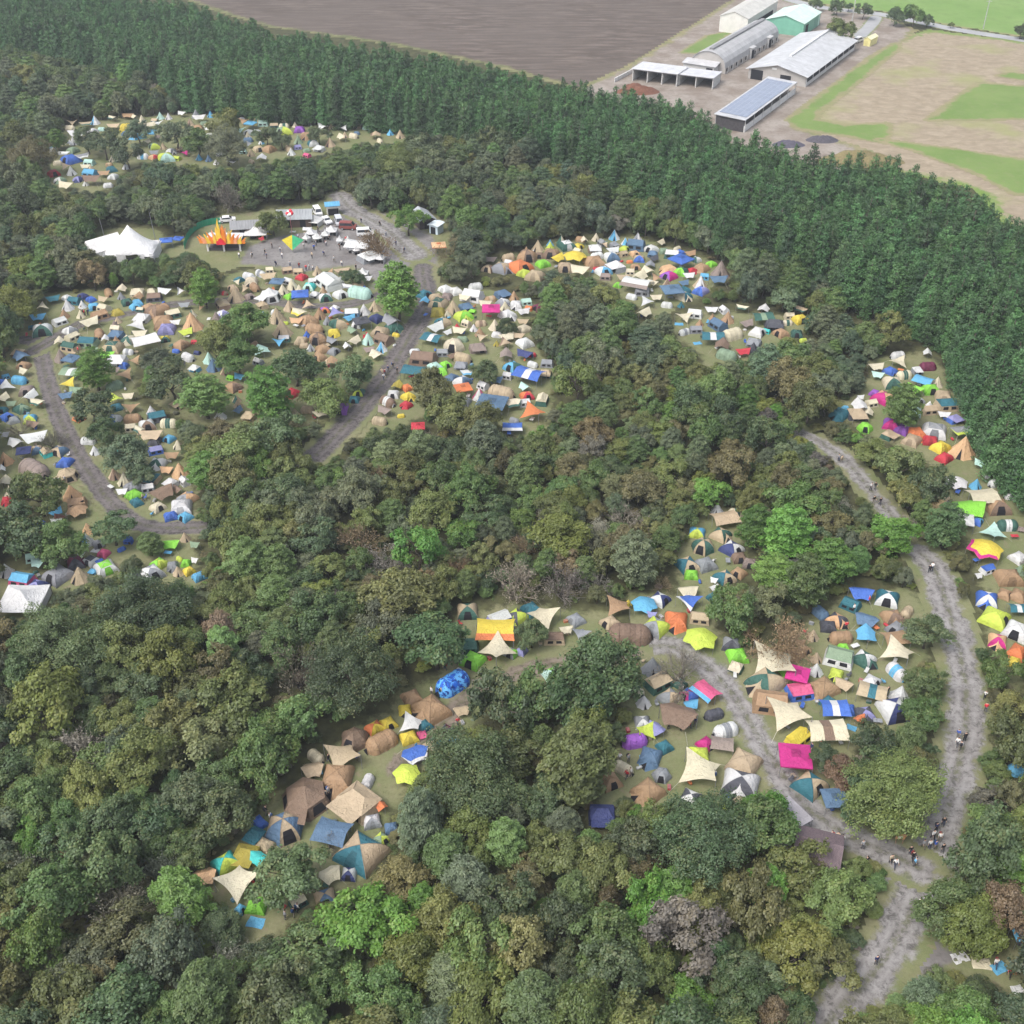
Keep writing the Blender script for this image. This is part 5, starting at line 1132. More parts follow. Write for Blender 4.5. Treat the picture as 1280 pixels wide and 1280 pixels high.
# solar shed
z = 4.0; ctr, rot, Wd, Ln = frame_of(px3((896, 141), z), px3((932, 150), z), px3((997, 102), z)); o = thing('solar_shed', 'long shed with blue grey solar panels on its roof', 'shed', (*ctr, 0), rot); hx, hy = Wd/2, Ln/2
rf = link('roof', slab([(-hx, -hy, z+.3), (hx, -hy, z-.1), (hx, hy, z-.1), (-hx, hy, z+.3)], .18).mesh('solar_roof', M['roof']), o, (.5, .51, .53))
link('solar_panel', slab([(-hx+.7, -hy+2.6, z+.42), (hx-.7, -hy+2.6, z+.06), (hx-.7, hy-3, z+.06), (-hx+.7, hy-3, z+.42)], .08).mesh('solar_panel', M['solar']), rf)
link('wall', MB().box(-hx+.4, -hx+.6, -hy+.5, hy-.5, 0, z-.1).mesh('wall', M['board']), o, (.3, .3, .3)); link('base_wall', MB().box(hx-.5, hx-.3, -hy+.5, hy-.5, 0, 1.9).mesh('base_wall', M['paint']), o, (.66, .66, .65))
link('end_wall', MB().box(-hx+.62, hx-.52, -hy+.5, -hy+.7, 0, z-.25).mesh('end_wall', M['board']), o, (.07, .065, .07))
for i in range(7):
    y = -hy+.6+i*(2*hy-1.3)/6; link('post', MB().box(hx-.28, hx-.1, y, y+.2, 0, z-.32).mesh('post', M['paint']), o, (.6, .6, .6))
landmark(o, 'solar roofed shed', 948, 125)
# small yellow shed by the lane
o, hx, hy = gable_hall('yellow_shed', 'small pale yellow shed beside a white van on the farm lane', 'shed', (1077, 58), (1087, 58.5), (1096, 54), 2.6, 3.3, (.8, .76, .48), (.72, .66, .3), .2); panel(o, 'door', -hx*.5, hx*.3, -hy-.05, -hy+.01, 0, 2., 'paint', (.62, .56, .24)); landmark(o, 'small pale yellow shed', 1087, 53)
# camp buildings
def hut(name, label, cat, px, py, wd, dp, eave, ridge, rot, roofc, wallc, roofm='roof', door=True, ridge_x=True):
    p = at(px, py, eave*.5)
    if ridge_x: o, hx, hy = gable_hall(name, label, cat, p[:2], rot+math.pi/2, (dp, wd), eave, ridge, roofc, wallc, .45, roofm)
    else: o, hx, hy = gable_hall(name, label, cat, p[:2], rot, (wd, dp), eave, ridge, roofc, wallc, .4, roofm)
    if ridge_x and door:   # camera side is local +x
        for y in (-hy*.5, hy*.35): panel(o, 'doorway', -hx-.05, -hx+.01, y-.7, y+.7, 0, 1.9); panel(o, 'doorway', hx-.01, hx+.05, y-.7, y+.7, 0, 1.9)
    elif door: panel(o, 'doorway', -.8, .6, -hy-.05, -hy+.01, 0, 1.9)
    landmark(o, label, px, py); return o
BROWNW = (.11, .075, .06)
hut('wooden_hut', 'low grey roofed hut between the flame stage and olive tree', 'hut', 311, 286, 8., 4.6, 2.3, 3.4, .16, (.27, .275, .285), (.22, .17, .15))
hut('wooden_hut', 'grey roofed brown hut behind the gravel plaza stalls', 'hut', 369, 274, 8.2, 5.2, 2.4, 3.8, .08, (.33, .35, .365), BROWNW)
hut('wooden_hut', 'dark brown shed with grey gable roof at the plaza lane', 'hut', 529, 275, 4.2, 6.2, 2.4, 3.6, .42, (.40, .43, .45), (.06, .04, .045), ridge_x=False)
hut('toilet_hut', 'small white toilet hut with a bright blue roof', 'hut', 415.5, 261, 3.0, 2.4, 2.8, 3.3, .2, (.12, .36, .58), (.66, .64, .60))
hut('site_cabin', 'pale blue white box cabin beside the dark brown shed', 'hut', 545.5, 285, 2.4, 2.8, 2.4, 2.6, -.5, (.68, .75, .8), (.58, .68, .76), ridge_x=False)
o, hx, hy = bay_shed('open_shelter', 'dark open shelter with flat grey roof at the forest edge', 'shelter', (591, 286), (622, 287), (621, 280), 2.6, 2, (.40, .42, .45), (.05, .05, .06)); landmark(o, 'dark open shelter', 606, 288)
hut('tiled_shelter', 'brown tiled shelter roof at the bottom of the middle track', 'shelter', 1021, 1066, 4.6, 4.4, 2.4, 3.4, -.32, (.17, .135, .145), (.05, .045, .045), 'shingle')
z = 2.4; q = [(977, 1002), (986, 996), (1017, 1024), (995, 1037)]; Pq = [px3(p, z) for p in q]; c0 = np.mean(Pq, 0)
o = thing('flat_canopy', 'flat grey sheet canopy on posts beside the middle track', 'canopy', (c0[0], c0[1], 0)); Lq = [p-np.array([c0[0], c0[1], 0]) for p in Pq]; Lq[0][2] += .25; Lq[1][2] += .25
link('roof_sheet', slab(Lq[::-1], .05).mesh('roof_sheet', M['fabric']), o, (.36, .345, .37))
for p in Lq: link('post', MB().tube([(p[0]*.95, p[1]*.95, 0), (p[0]*.95, p[1]*.95, p[2]-.05)], .04, 5).mesh('post', M['pole']), o)
landmark(o, 'flat grey sheet canopy', 995, 1015)
# notice board
p = at(1125, 1049, .9); o = thing('notice_board', 'orange brown notice board under the big olive tree by the road', 'sign', (p[0], p[1], 0), -.1)
link('board', MB().box(-.55, .55, -.04, .04, .95, 1.6).mesh('board', M['board']), o, (.55, .30, .14)); link('cap', MB().box(-.62, .62, -.16, .16, 1.6, 1.67).mesh('cap', M['board']), o, (.5, .28, .15)); link('sheet', MB().box(-.3, .25, -.06, -.041, 1.05, 1.5).mesh('sheet', M['skin']), o, (.7, .66, .58))
for x in (-.4, .4): link('leg', MB().box(x-.05, x+.05, -.03, .03, 0, .95).mesh('leg', M['board']), o, (.3, .2, .13))
landmark(o, 'orange brown notice board', 1125, 1048)
# ---------------------------------------------------------------- festival ground
# white marquee
p = at(166, 315, 1.5); o = thing('marquee', 'huge white peaked marquee on the lawn left of the flame stage', 'marquee', (p[0], p[1], 0), .04)
mw, md = 6.1, 4.4
def mq(u, w):
    x, y = u*2-1, w*2-1; r = math.sqrt(x*x+y*y*.9)/1.38; e = max(abs(x), abs(y)); z = 2.6+5.0*max(0, 1-r*1.12)**1.75+.7*(1-e)
    z -= .55*max(0, e-.8)/.2*(.3+.7*abs(math.sin(3*math.pi*(u if abs(y) > abs(x) else w)))); k = 1-.07*math.cos(min(abs(x), abs(y))*math.pi/2)*(e > .99)
    return (x*mw*k, y*md*k, z)
link('canopy', MB().grid(mq, 28, 22).mesh('marquee_canopy', M['fabric'], True), o, (.8, .8, .8))
for (x0, x1, cc) in ((-5.8, -5.2, 0), (-5.2, -2.8, 1), (-2.8, -.6, 0), (-.6, 2.3, 1), (2.3, 3.7, 0), (3.7, 4.9, 1), (4.9, 5.8, 0)):
    if cc: link('doorway', MB().box(x0, x1, -md+.22, -md+.26, 0, 1.9).mesh('doorway', M['dark']), o)
    else: link('side_wall', MB().box(x0, x1, -md+.2, -md+.25, 0, 2.7).mesh('side_wall', M['fabric']), o, (.78, .78, .78))
for x in (-5.8, 5.75): link('side_wall', MB().box(x, x+.05, -md+.28, md-.3, 0, 2.7).mesh('side_wall', M['fabric']), o, (.78, .78, .77))
link('side_wall', MB().box(-5.7, 5.7, md-.25, md-.2, 0, 2.7).mesh('side_wall', M['fabric']), o, (.78, .78, .77))
landmark(o, 'huge white peaked marquee', 166, 305)
p = at(130, 311, 1.5); o = thing('marquee', 'smaller cream white marquee wing tucked behind the huge peaked marquee', 'marquee', (p[0], p[1], 0), .75)
link('canopy', MB().grid(lambda u, w: ((u*2-1)*4.2, (w*2-1)*3., 2.3+2.3*(1-abs(w*2-1))**1.2), 8, 10).mesh('wing_canopy', M['fabric'], True), o, (.8, .79, .77))
for y in (-2.95, 2.9): link('side_wall', MB().box(-4.1, 4.1, y, y+.05, 0, 2.32).mesh('side_wall', M['fabric']), o, (.78, .77, .75))
for x in (-4.1, 4.05): link('end_wall', MB().add([(x, -2.9, 0), (x, 2.88, 0), (x, 2.88, 2.33), (x, 0, 4.5), (x, -2.9, 2.33)], [(0, 1, 2, 3, 4)]).mesh('end_wall', M['fabric']), o, (.78, .77, .75))
landmark(o, 'smaller cream white marquee', 130, 306)
for (a, hgt, lab) in (((197, 311), 9.5, 'tall thin grey mast at the right end of the white marquee'), ((133, 305), 6.5, 'short thin mast behind the left wing of the white marquee')):
    p = at(*a); o = thing('mast', lab, 'mast', (p[0], p[1], 0)); link('pole', MB().tube([(0, 0, 0), (-.35, 0, hgt)], [.1, .06], 6).mesh('mast_pole', M['pole']), o); link('foot', MB().box(-.25, .25, -.25, .25, 0, .12).mesh('mast_foot', M['pole']), o)
# flame stage
p = at(282, 304, 1.2); o = thing('flame_stage', 'stage shed crowned with big orange and yellow flame cutouts', 'stage', (p[0], p[1], 0), -.02)
sw, sdp, sh = 4.1, 2.2, 2.7
link('roof', slab([(-sw-.2, -sdp-.2, sh), (sw+.2, -sdp-.2, sh), (sw+.2, sdp, sh+.3), (-sw-.2, sdp, sh+.3)], .2).mesh('stage_roof', M['paint']), o, (.55, .55, .56))
link('back_wall', MB().box(-sw, sw, sdp-.3, sdp-.15, 0, sh-.1).mesh('stage_back', M['board']), o, (.06, .055, .07)); link('deck', MB().box(-sw+.25, sw-.25, -sdp+.5, sdp-.35, .0, .6).mesh('deck', M['board']), o, (.1, .09, .1))
link('header', MB().box(-sw-.1, sw+.1, -sdp-.12, -sdp+.02, sh-.75, sh-.22).mesh('header', M['paint']), o, (.6, .6, .6))
for x in (-sw+.15, 0, sw-.15): link('post', MB().box(x-.2, x+.2, -sdp, -sdp+.3, 0, sh-.76).mesh('stage_post', M['paint']), o, (.72, .71, .7))
gF = np.random.default_rng(4)
def flame(x, y, z, h, wv, lean, c):
    pts = [(-.5, 0), (-.42, .25), (-.52, .42), (-.26, .55), (-.2, .8), (.06, 1.), (.1, .74), (.34, .52), (.3, .36), (.5, .2), (.4, 0)]
    P = [(x+px_*wv+lean*pz*pz*h, y, z+pz*h) for px_, pz in pts]; n = len(P); b = MB()
    b.add(P+[(q[0], q[1]+.14, q[2]) for q in P], [tuple(range(n)), tuple(range(2*n-1, n-1, -1))]+[(i, i+n, (i+1) % n+n, (i+1) % n) for i in range(n)])
    link('flame', b.mesh('flame', M['paint']), o, c)
YO, ORG, RD, PKF = (.85, .55, .06), (.82, .24, .03), (.68, .03, .05), (.85, .35, .18)
for i in range(13):
    t = (i-6)/6; flame(t*4.9, -sdp-.45-.17*(i % 2), sh-.5, 1.5+2.6*(1-abs(t))+gF.uniform(-.3, .4), 1.25, t*.62+gF.uniform(-.12, .12), [ORG, PKF, YO][i % 3])
for i in range(9):
    t = (i-4)/4; flame(t*3.1, -sdp-.82, sh-.35, 1.9+3.0*(1-abs(t))**1.2+gF.uniform(-.3, .4), 1.15, t*.4+gF.uniform(-.12, .12), [YO, ORG, PKF][i % 3])
flame(-.45, -sdp-1.0, sh, 6.2, 1.3, .02, YO); flame(.65, -sdp-1.0, sh, 4.4, 1.0, .04, ORG); flame(-.15, -sdp-1.2, sh-.5, 1.8, 2.4, 0, RD); flame(-1.6, -sdp-1.0, sh-.2, 2.5, .8, -.05, YO)
landmark(o, 'flame stage', 282, 295)
# green net fence
pts = [at(x, y) for x, y in [(231, 312), (235, 300), (243, 290), (254, 284), (266, 281), (276, 280)]]; c0 = pts[2]
o = thing('net_fence', 'curved green net fence on the lawn left of the flame stage', 'fence', (c0[0], c0[1], 0)); b = MB(); ln = smooth_line([p[:2]-c0[:2] for p in pts], 4)
for k in range(len(ln)-1): s = slab([(*ln[k], .1), (*ln[k+1], .1), (*ln[k+1], 1.7), (*ln[k], 1.7)], .03); b.add(s.V, s.F)
link('net', b.mesh('net', M['fabric']), o, (.03, .30, .17))
for k in range(0, len(ln), 2): link('post', MB().tube([(*ln[k], 0), (*ln[k], 1.8)], .04, 5).mesh('fence_post', M['paint']), o, (.05, .33, .2))
landmark(o, 'curved green net fence', 250, 290)
# yellow and green hanging diamond
Pd = [px3((365, 293.5), 4.6), px3((352, 300), 3.4), px3((365.5, 313), .9), px3((379.5, 300), 3.4)]; c0 = np.mean(Pd, 0); o = thing('diamond_banner', 'slung diamond cloth, half yellow and half green, on the gravel plaza', 'banner', (c0[0], c0[1], 0))
Q = [p-np.array([c0[0], c0[1], 0]) for p in Pd]; link('yellow_half', MB().tri(Q[0], Q[1], Q[2]).mesh('yellow_half', M['fabric']), o, (.82, .68, .06)); link('green_half', MB().tri(Q[0], Q[2], Q[3]).mesh('green_half', M['fabric']), o, (.06, .48, .22))
for p in (Q[0], Q[1], Q[3]): link('pole', MB().tube([(p[0], p[1], 0), p], .04, 5).mesh('banner_pole', M['pole']), o)
landmark(o, 'yellow and green diamond cloth', 365, 303)
# red and white balloon bunch on a pole
p = at(363.5, 297); o = thing('balloon_bunch', 'bunch of red and white balloons on a pole over the plaza', 'balloons', (p[0], p[1]+2, 0)); link('pole', MB().tube([(0, 0, 0), (0, 0, 5.0)], .06, 6).mesh('balloon_pole', M['paint']), o, (.7, .25, .28))
def ball(r, n=10, m=7): return MB().grid(lambda u, w: (r*math.cos(u*6.2832)*math.sin(w*3.1416), r*math.sin(u*6.2832)*math.sin(w*3.1416), -r*1.12*math.cos(w*3.1416)), n, m)
bm_ = ball(.42).mesh('balloon', M['paint'], True)
for i in range(12):
    d = unit(gF.normal(size=3)); q = link('balloon', bm_, o, (.72, .05, .07) if i % 3 else (.78, .76, .76)); q.location = (d[0]*.62, d[1]*.5, 5.6+d[2]*.62)
landmark(o, 'red and white balloon bunch', 363, 284)
# heaps by the farm
def heap(name, label, cat, px, py, wd, dp, h, c, seed):
    p = at(px, py, h*.4); g = np.random.default_rng(seed); nx = 22; ph = g.uniform(0, 6, 6)
    def f(u, w):
        x, y = u*2-1, w*2-1; r = math.sqrt(x*x+y*y); z = max(0., 1-r**1.6)*(1+.25*math.sin(5*x+ph[0])*math.cos(4*y+ph[1])+.18*math.sin(11*x+ph[2])*math.sin(9*y+ph[3]))
        return (x*wd/2, y*dp/2, z*h-.05)
    me = MB().grid(f, nx, nx).mesh(name, M['board'], True); o = link(name, me, None, c); o.location = (p[0], p[1], 0.05); o['label'] = label; o['category'] = cat; landmark(o, label, px, py)
heap('compost_heap', 'red brown compost heap in front of the open sheds', 'heap', 797, 111, 15, 8, 2.6, (.16, .075, .05), 1)
heap('silage_heap', 'black sheeted heap beside the grass strip', 'heap', 1028, 173, 10, 6, 1.5, (.085, .08, .095), 2)
heap('silage_heap', 'black sheeted heap at the plantation edge', 'heap', 986, 179, 10, 6, 1.4, (.09, .085, .11), 3)
heap('earth_mound', 'low brown green earth mound at the edge of the stubble field', 'mound', 1075, 197, 26, 10, 3.0, (.19, .16, .08), 4)
# farm road trees and poles
for i, (px, py, r, tn, lab) in enumerate([(1020, 5, 2.6, 'dark green', 'small dark tree on the country road nearest the green hall'), (1047, 8, 3.2, 'dark green', 'round dark roadside tree, second from the green hall'), (1061, 8, 1.8, 'dark green', 'smallest of the dark roadside trees beside the farm lane'),
        (1080, 12, 3.4, 'dark green', 'round dark roadside tree where the farm lane joins'), (1119, 20, 3.4, 'dark green', 'dark roadside tree beside the lighter green one'), (1143, 19, 4.0, 'mid green', 'lighter green tallest roadside tree beside the stubble field'),
        (1160, 25, 2.4, 'dark green', 'small dark roadside tree right of the lighter green one'), (1189, 31, 1.2, 'olive', 'tiny round bush on the country road verge'), (1277, 38, 2.8, 'dark green', 'dark roadside tree at the right edge of the photo'), (1053, 38, 5.2, 'olive', 'broad dark olive bush behind the white roofed barn')]):
    p = at(px, py, 1.12*r); T = dict(kind='broadleaf_tree', x=float(p[0]), y=float(p[1]), R=r, hs=1.1, v=i % 7, rot=i*1.3, t=tn, tint=jit(TINT[tn], g5))
    oo = build_tree(T); oo['label'] = lab; oo.name = 'roadside_tree'; landmark(oo, lab, px, py)
for i, (px, py, lab) in enumerate([(1065, 27, 'grey utility pole near the farm lane'), (1229, 36, 'grey utility pole standing in the green field verge')]):
    p = at(px, py); o = thing('utility_pole', lab, 'pole', (p[0], p[1], 0)); link('pole', MB().tube([(0, 0, 0), (0, 0, 11)], [.2, .13], 7).mesh('utility_shaft', M['board']), o, (.42, .42, .41))
    link('crossarm', MB().box(-1.1, 1.1, -.07, .07, 10.1, 10.28).mesh('crossarm', M['board']), o, (.35, .35, .35)); landmark(o, lab, px, py)
# low white wall by the sheds
A, B = at(768, 103), at(800, 86); d = B-A; o = thing('concrete_wall', 'low white concrete wall left of the open sheds', 'wall', (A[0], A[1], 0), math.atan2(d[1], d[0])); link('wall_panel', MB().box(0, np.linalg.norm(d), -.12, .12, 0, 1.3).mesh('wall_panel', M['board']), o, (.62, .61, .6)); link('coping', MB().box(0, np.linalg.norm(d), -.18, .18, 1.3, 1.4).mesh('coping', M['board']), o, (.66, .65, .64))
# ---------------------------------------------------------------- vehicles
def car_parts(kind):
    if kind == 'car': prof = [(-2.1, .35), (-2.15, .75), (-1.95, .95), (-1.55, 1.0), (-1.1, 1.42), (.55, 1.46), (1.2, 1.0), (2.0, .88), (2.15, .7), (2.12, .35)]; gl = [(-1.42, 1.02), (-1.03, 1.36), (.5, 1.40), (1.05, 1.02)]; hw = .85
    elif kind == 'van': prof = [(-2.1, .35), (-2.12, 1.0), (-2.05, 1.85), (-1.9, 1.95), (1.0, 1.95), (1.7, 1.15), (2.1, 1.0), (2.15, .7), (2.12, .35)]; gl = [(-1.9, 1.15), (-1.85, 1.75), (.95, 1.78), (1.5, 1.15)]; hw = .88
    b = MB(); n = len(prof); ins = lambda z: hw*(1-.16*max(0, z-.9))
    Lf = [(x, -ins(z), z) for x, z in prof]; Rt = [(x, ins(z), z) for x, z in prof]
    b.add(Lf+Rt, [tuple(range(n))]+[tuple(range(2*n-1, n-1, -1))]+[(i, i+n, (i+1) % n+n, (i+1) % n) for i in range(n)])
    out = [('body', b, 'paint', 0)]
    for s in (-1, 1):
        g_ = MB().add([(x, s*(ins(z)+.012), z) for x, z in gl], [tuple(range(4)) if s < 0 else tuple(range(3, -1, -1))]); out.append(('side_window', g_, 'glass', None))
    if kind == 'car': ws = [((.62, 1.43), (1.15, 1.06)), ((-1.16, 1.37), (-1.52, 1.06))]
    else: ws = [((1.06, 1.88), (1.62, 1.24)), ((-2.06, 1.75), (-2.1, 1.15))]
    for (xa, za), (xb, zb) in ws:
        sg = .02 if xb > 0 else -.02; out.append(('windscreen', MB().add([(xa+sg, -ins(za)*.9, za+.01), (xb+sg, -ins(zb)*.9, zb+.01), (xb+sg, ins(zb)*.9, zb+.01), (xa+sg, ins(za)*.9, za+.01)], [(0, 1, 2, 3)]), 'glass', None))
    for x in (-1.3, 1.3):
        for s in (-1, 1): out.append(('wheel', (x, s*hw*.96), 'tyre', None))
    for s in (-1, 1): out.append(('headlight', MB().box(2.08, 2.165, s*.62-.16, s*.62+.16, .66, .82), 'lamp', None))
    return out
whl = MB().tube([(0, -.1, 0), (0, .1, 0)], .32, 14).mesh('wheel', M['tyre']); rimm = MB().tube([(0, -.115, 0), (0, .115, 0)], .19, 10).mesh('rim', M['rim'])
CARM = {}
def car(kind, px, py, rot, c, label):
    p = at(px, py, .6); o = thing('parked_'+kind, label, kind, (p[0], p[1], .13), rot, 'vehicles parked at the festival ground' if py > 100 else None)
    if kind not in CARM: CARM[kind] = [(n_, b if isinstance(b, tuple) else b.mesh(kind+'_'+n_, M[m]), s) for n_, b, m, s in car_parts(kind)]
    for n_, me, s in CARM[kind]:
        if isinstance(me, tuple): q = link('wheel', whl, o); q.location = (me[0], me[1], .32); link('rim', rimm, q)
        else: link(n_, me, o, c if s == 0 else None)
    landmark(o, label, px, py)
car('car', 407.5, 276, -1.0, (.78, .78, .79), 'white car parked right of the white canopy by the toilet hut'); car('van', 397, 266, -1.2, (.78, .78, .78), 'white van parked behind the white car near the grey hut')
car('van', 423.5, 278, -1.3, (.5, .52, .56), 'silver grey van parked in front of the toilet hut'); car('van', 435, 284, -.1, (.22, .06, .05), 'dark red van-shaped stall beside the silver grey van'); car('van', 456.5, 292, .15, (.78, .78, .78), 'white van parked behind the large white stall tarp')  # the dark red one is a stall, built from the van parts
car('car', 284, 275, .2, (.76, .76, .77), 'white car half hidden behind the flame stage'); car('van', 1073, 51, .8, (.78, .78, .78), 'white van parked beside the yellow farm shed')
# ------------------------------------------------------------------ people (skin modifier on a jointed skeleton)
def skin_mesh(name, pts, edges, rad, root=0, sub=1, mat=None):
    me = bpy.data.meshes.new(name+'_bones'); me.from_pydata(pts, edges, []); ob = bpy.data.objects.new(name+'_tmp', me); COL.objects.link(ob)
    ob.modifiers.new('skin', 'SKIN')
    if not me.skin_vertices: me.skin_vertices.new()
    for i, r in enumerate(rad):
        v = me.skin_vertices[0].data[i]; v.radius = (r, r) if not isinstance(r, tuple) else r; v.use_root = (i == root)
    sb = ob.modifiers.new('sub', 'SUBSURF'); sb.levels = sub; sb.render_levels = sub
    dg = bpy.context.evaluated_depsgraph_get(); out = bpy.data.meshes.new_from_object(ob.evaluated_get(dg)); out.name = name
    bpy.data.objects.remove(ob); out.materials.clear(); out.materials.append(mat or M['skin']); out.polygons.foreach_set('use_smooth', [True]*len(out.polygons)); return out
def pose(step, arm, bend=0.):
    """joints of a 1.70 m figure facing -y; step: stride, arm: swing"""
    J = {'pel': (0, 0, .90), 'sp': (0, -bend*.3, 1.12), 'ch': (0, -bend*.6, 1.32), 'nk': (0, -bend*.8, 1.45), 'hd': (0, -.02-bend, 1.58), 'tp': (0, -.01-bend, 1.67)}
    for s, k in ((-1, 'l'), (1, 'r')):
        f = step*s; J['hp'+k] = (s*.09, 0, .88); J['kn'+k] = (s*.10, -.16*f-.03, .48+.02*abs(f)); J['an'+k] = (s*.10, -.30*f+.06*(f < 0), .08+.06*(f < 0)); J['to'+k] = (s*.11, -.30*f-.16+.04*(f < 0), .03+.03*(f < 0))
        g = -arm*s; J['sh'+k] = (s*.18, -bend*.6, 1.38); J['el'+k] = (s*.23, -bend*.6-.10*g+.03, 1.12); J['wr'+k] = (s*.24, -bend*.6-.26*g-.05, .90); J['pa'+k] = (s*.24, -bend*.6-.29*g-.07, .84)
    return J
def person_meshes(tag_, J):
    ks = list(J); ix = {k: i for i, k in enumerate(ks)}; E = [('pel', 'sp'), ('sp', 'ch'), ('ch', 'nk'), ('nk', 'hd'), ('hd', 'tp')]
    r = {'pel': .125, 'sp': .115, 'ch': .13, 'nk': .055, 'hd': .095, 'tp': .06}
    for k in 'lr':
        E += [('pel', 'hp'+k), ('hp'+k, 'kn'+k), ('kn'+k, 'an'+k), ('an'+k, 'to'+k), ('ch', 'sh'+k), ('sh'+k, 'el'+k), ('el'+k, 'wr'+k), ('wr'+k, 'pa'+k)]
        r.update({'hp'+k: .085, 'kn'+k: .058, 'an'+k: .04, 'to'+k: .032, 'sh'+k: .06, 'el'+k: .042, 'wr'+k: .029, 'pa'+k: .034})
    pts = [J[k] for k in ks]; rad = [r[k] for k in ks]; ed = [(ix[a], ix[b]) for a, b in E]
    for k, s in (('l', -1), ('r', 1)):       # five fingers on each palm
        P = np.array(J['pa'+k])
        for q, (dx, dy, ln) in enumerate(((.022, -.01, .05), (.008, 0, .07), (-.006, .0, .075), (-.02, .0, .068), (-.032, .004, .055))):
            o = len(pts); base = P+np.array([s*-.004, dx, -.03]); pts += [tuple(base), tuple(base+np.array([-s*.008, dx*.3+(-.03 if q == 0 else 0), -ln*.55])), tuple(base+np.array([-s*.022, dx*.3+(-.035 if q == 0 else 0), -ln]))]
            rad += [.009, .008, .007]; ed += [(ix['pa'+k], o), (o, o+1), (o+1, o+2)]
    # nose and ears
    H = np.array(J['hd']); o = len(pts); pts += [tuple(H+np.array([0, -.105, -.005]))]; rad += [.016]; ed += [(ix['hd'], o)]
    body = skin_mesh('person_body', pts, ed, rad)
    def sub_(keys, edges, rr, nm): i2 = {k: i for i, k in enumerate(keys)}; return skin_mesh(nm, [J[k] for k in keys], [(i2[a], i2[b]) for a, b in edges], rr)
    kk = ['sp', 'pel', 'ch', 'shl', 'ell', 'shr', 'elr', 'nk']; wl = tuple((np.array(J['ell'])*.35+np.array(J['wrl'])*.65)); wr = tuple((np.array(J['elr'])*.35+np.array(J['wrr'])*.65))
    J2 = dict(J, wl=wl, wr=wr)
    kk = ['sp', 'pel', 'ch', 'shl', 'ell', 'wl', 'shr', 'elr', 'wr']; i2 = {k: i for i, k in enumerate(kk)}
    shirt = skin_mesh('person_jacket', [J2[k] for k in kk], [(i2[a], i2[b]) for a, b in (('sp', 'pel'), ('sp', 'ch'), ('ch', 'shl'), ('shl', 'ell'), ('ell', 'wl'), ('ch', 'shr'), ('shr', 'elr'), ('elr', 'wr'))], [.145, .15, .155, .082, .062, .05, .082, .062, .05])
    tr = sub_(['pel', 'hpl', 'knl', 'anl', 'hpr', 'knr', 'anr'], [('pel', 'hpl'), ('hpl', 'knl'), ('knl', 'anl'), ('pel', 'hpr'), ('hpr', 'knr'), ('knr', 'anr')], [.142, .105, .078, .062, .105, .078, .062], 'person_trousers')
    hd = np.array(J['hd']); hair = skin_mesh('person_hair', [tuple(hd+np.array([0, .03, -.02])), tuple(hd+np.array([0, .03, .05])), tuple(hd+np.array([0, -.015, .075]))], [(0, 1), (1, 2)], [.085, .1, .085])
    sh = []
    for k in 'lr': sh.append(skin_mesh('person_shoe', [J['an'+k], J['to'+k]], [(0, 1)], [.055, .048]))
    b = np.array(J['ch']); bp = MB().box(-.15, .15, b[1]+.13, b[1]+.32, .98, 1.42).mesh('backpack', M['fabric'])
    return body, shirt, tr, hair, sh, bp
POSES = [person_meshes('stand', pose(.12, .1)), person_meshes('walk', pose(.85, .9)), person_meshes('walk', pose(-.8, -.8)), person_meshes('bend', pose(.25, .3, .12))]
g7 = np.random.default_rng(77)
TOPS = {'navy': (.03, .04, .12), 'black': (.02, .02, .023), 'white': (.72, .72, .71), 'grey': (.32, .33, .35), 'blue': (.05, .12, .45), 'light blue': (.2, .5, .78), 'red': (.6, .04, .06), 'beige': (.5, .42, .3), 'olive green': (.12, .14, .06)}
def person(px, py, top=None, where='on the gravel road', rot=None, pack=None):
    top = top or str(g7.choice(list(TOPS), p=[.2, .25, .17, .12, .08, .03, .04, .07, .04])); p = at(px, py, .75); v = int(g7.integers(0, 4)); body, shirt, tr, hair, sh, bp = POSES[v]
    o = thing('person', None, 'person', (p[0], p[1], .13), g7.uniform(-3.1, 3.1) if rot is None else rot+g7.normal()*.25, 'people at the campsite'); s = g7.uniform(.95, 1.06); o.scale = (s, s, s)
    link('body', body, o, (.55, .36, .27)); link('jacket', shirt, o, TOPS[top]); tc = [(.025, .027, .035), (.05, .06, .1), (.2, .18, .15), (.12, .12, .13)][int(g7.integers(0, 4))]; link('trousers', tr, o, tc); link('hair', hair, o, (.018, .014, .012))
    for m in sh: link('shoe', m, o, (.05, .05, .05))
    pk = g7.random() < .35 if pack is None else pack
    if pk: link('backpack', bp, o, [(.04, .04, .05), (.3, .05, .05), (.05, .1, .25)][int(g7.integers(0, 3))])
    REG.append(dict(o=o, d='person in %s top' % top + (' with backpack' if pk else ''), px=px, py=py, lm=False, person=where))
def block(x0, y0, s, txt, **kw):
    for e in txt.split(';'):
        q = e.split(); person(x0+float(q[0])/s, y0+float(q[1])/s, ' '.join(q[2:]) or None, **kw)
block(1000, 1000, 4.571, '690 175 black;762 205 white;800 218 white;820 128 black;780 160 navy;708 255 grey;742 258 white;775 260 blue;816 282 black;685 590 white;712 582 grey;732 620 navy;437 920 navy;632 292 black;646 328 black;655 358 light blue;520 342 beige;545 368 white', rot=.2)
block(1000, 1000, 4.571, '360 262 grey;150 232 navy;215 215 beige;240 235 white;380 355 black;180 205 grey', where='by the tiled shelter')
block(1000, 1000, 4.571, '1198 990 red;1120 935 white', where='beside the ground sheets')
block(1000, 680, 4.571, '755 137 white;740 145 black;903 1088 blue;943 1108 black;900 1138 white;916 1158 grey;1062 942 red;1058 868 white', rot=2.9)
